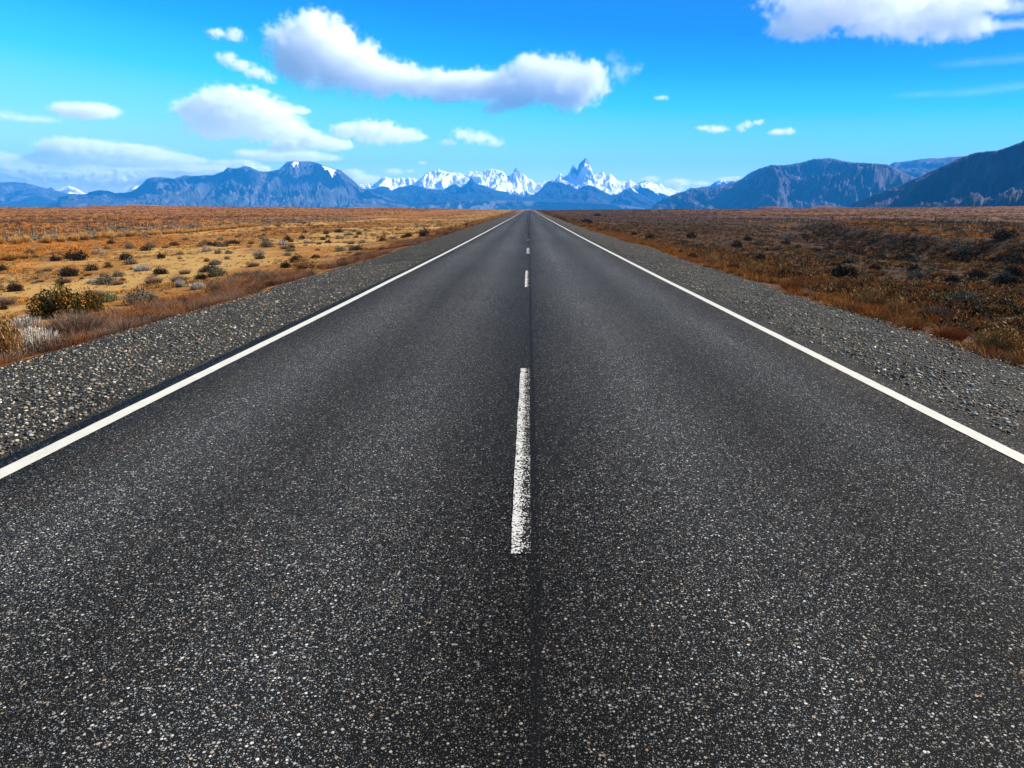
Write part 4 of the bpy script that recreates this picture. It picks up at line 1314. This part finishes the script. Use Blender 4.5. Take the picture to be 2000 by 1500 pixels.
    mat = cloud_material('cloud', dens * .8 / (unit_ * 2), (.965, .975, .99) if D < 35000 else (1, 1, 1))
    sm.inputs['Material'].default_value = mat
    out = N.new('NodeGroupOutput'); Lk.new(sm.outputs[0], out.inputs[0])
    vd = bpy.data.volumes.new('cloud')
    vd.materials.append(mat)
    o = bpy.data.objects.new('cloud', vd); COL.objects.link(o)
    md = o.modifiers.new('field', 'NODES'); md.node_group = gt
    o.location = C0; o.rotation_euler = (0, 0, math.atan2(right[1], right[0]))
    tag(o, label, 'cloud')
    return o


CL = dict(D=13000)
cloud('longest white cloud, sagging in its middle, high above the peaks',
      [(575, 95, 62, 62), (625, 95, 78, 70), (680, 125, 80, 52), (740, 150, 90, 38), (820, 163, 90, 27), (900, 165, 95, 27), (970, 170, 80, 32), (1030, 160, 65, 46),
       (1090, 160, 80, 50), (1150, 155, 50, 42), (1120, 185, 70, 28), (870, 192, 40, 10), (965, 210, 28, 13), (1000, 190, 60, 22), (600, 40, 40, 30), (1040, 130, 45, 24)], 8600, 4.6, .62, 300, .40, 1)
cloud('thin wispy scrap at the right tip of the longest cloud', [(1210, 140, 32, 26), (1240, 135, 22, 12), (1200, 115, 16, 18)], 8600, .8, 1.0, 70, .6, 2)
cloud('broad rounded lens cloud left of centre', [(400, 218, 62, 32), (460, 215, 95, 44), (510, 235, 78, 42), (430, 242, 70, 32), (550, 250, 55, 30), (585, 215, 26, 8)], 18000, 5.5, .42, 220, .4, 3, (1, 1, 1.6))
cloud('bumpy bright cloud trailing below the lens cloud', [(570, 282, 44, 16), (610, 275, 42, 18), (650, 282, 45, 14), (600, 262, 30, 14), (545, 292, 26, 9)], 26000, 6, .6, 160, .4, 4)
cloud('flat grey cloud touching the top of the left mountain', [(480, 300, 30, 10), (530, 304, 55, 13), (590, 305, 60, 13), (640, 308, 32, 8)], 30000, 5, .45, 150, .5, 5, (1, 1, 1.6))
cloud('medium oval cloud below the longest cloud', [(680, 255, 40, 17), (730, 258, 58, 25), (780, 264, 46, 18), (820, 268, 22, 8)], 22000, 6, .6, 160, .4, 6)
cloud('small ragged cloud right of the medium oval cloud', [(905, 262, 28, 14), (935, 270, 36, 14), (965, 278, 24, 12), (875, 278, 22, 8)], 24000, 3, .95, 110, .5, 7)
cloud('small short cloud highest on the left', [(425, 67, 24, 11), (455, 68, 24, 14)], 10500, 3, .9, 80, .5, 8)
cloud('slanting small cloud above the lens cloud', [(445, 115, 26, 14), (470, 128, 30, 14), (500, 142, 30, 14), (525, 152, 20, 14)], 12500, 3, .75, 100, .5, 9)
cloud('flat oval cloud alone on the far left', [(140, 215, 42, 15), (180, 216, 52, 15), (165, 224, 40, 10)], 18000, 5, .4, 110, .45, 10, (1, 1, 1.6))
cloud('faint pinkish cloud cut by the left picture edge', [(10, 226, 32, 10), (60, 232, 55, 7)], 19000, .7, .9, 90, .5, 11, (1, 1, 1.6))
cloud('long leaf shaped cloud above the left mountain', [(140, 292, 58, 22), (190, 298, 75, 22), (250, 302, 85, 20), (320, 312, 80, 12), (120, 312, 50, 14), (230, 316, 80, 10)], 32000, 6, .42, 220, .4, 12, (1, 1, 1.7))
cloud('small white cloud at the left picture edge above the bank', [(-5, 308, 40, 12), (28, 310, 32, 10), (60, 308, 28, 8)], 32000, 4, .6, 90, .5, 13)
cloud('broad white cloud bank low on the left horizon', [(20, 338, 130, 20), (130, 345, 150, 24), (240, 340, 110, 18), (330, 334, 90, 14), (400, 332, 60, 9), (60, 355, 130, 16), (190, 362, 110, 15)],
      40000, 60, .14, 200, .30, 14, (1, 1, 2.2), .35)
cloud('bright white cloud between the left summits', [(440, 325, 34, 14), (475, 322, 34, 12), (505, 330, 30, 8)], 52000, 11, .5, 90, .5, 15, (1, 1, 1.5))
cloud('low white cloud where the left mountain meets the snow range', [(715, 350, 40, 10), (690, 338, 26, 10), (745, 354, 26, 6), (700, 356, 30, 8)], 52000, 5, .5, 90, .5, 16)
cloud('faint white puff left of the snowy summits', [(770, 335, 22, 7), (800, 334, 12, 4)], 52000, 2.5, .6, 50, .5, 17)
cloud('faint small cloud flying above the snowy summits', [(825, 318, 12, 4)], 45000, 2.0, .8, 40, .5, 18)
cloud('low white cloud right of the tallest peak', [(1270, 350, 22, 8), (1325, 356, 30, 9), (1370, 358, 22, 5), (1320, 368, 22, 7)], 52000, 4, .5, 100, .5, 19)
cloud('white cloud behind the far right snow cap', [(1420, 350, 22, 6), (1437, 347, 16, 4)], 52000, 3, .5, 50, .5, 20)
cloud('large soft cloud in the upper right corner', [(1540, 45, 44, 28), (1590, 25, 75, 42), (1570, 58, 52, 20), (1660, 15, 80, 40), (1730, 10, 80, 45), (1790, 40, 80, 34), (1850, 38, 70, 36), (1900, 50, 45, 25), (1700, 55, 50, 18), (1880, 0, 90, 30), (1650, -20, 140, 40)],
      9500, 3.4, .62, 240, .42, 21)
cloud('thin cloud strip cut by the right picture edge, uppermost', [(1960, 50, 60, 7), (2010, 46, 50, 7), (1985, 14, 46, 14)], 11000, .5, .6, 80, .6, 22, (.5, 1, 1.5))
cloud('faint veil streak at the right picture edge, middle one', [(1900, 122, 80, 6), (1980, 116, 90, 7)], 13500, .10, .6, 90, .8, 23, (.4, 1, 1.5))
cloud('faint curved veil streak at the right picture edge, lowest one', [(1800, 184, 70, 6), (1900, 180, 90, 7), (1990, 168, 80, 9)], 15500, .10, .6, 110, .8, 24, (.4, 1, 1.5))
cloud('leftmost of three little clouds over the right mountains', [(1375, 250, 16, 7), (1400, 252, 24, 9)], 22000, 3, .8, 60, .5, 25)
cloud('middle hooked one of three little clouds over the right mountains', [(1448, 250, 12, 10), (1460, 243, 14, 8), (1482, 239, 16, 6)], 21000, 2.6, .8, 60, .5, 26)
cloud('rightmost flat one of three little clouds over the right mountains', [(1520, 258, 20, 7), (1540, 256, 16, 8)], 22000, 3.4, .7, 60, .5, 27)
cloud('tiny faint wisp right of the longest cloud', [(1292, 191, 18, 6)], 16000, 1.4, .8, 40, .6, 28)
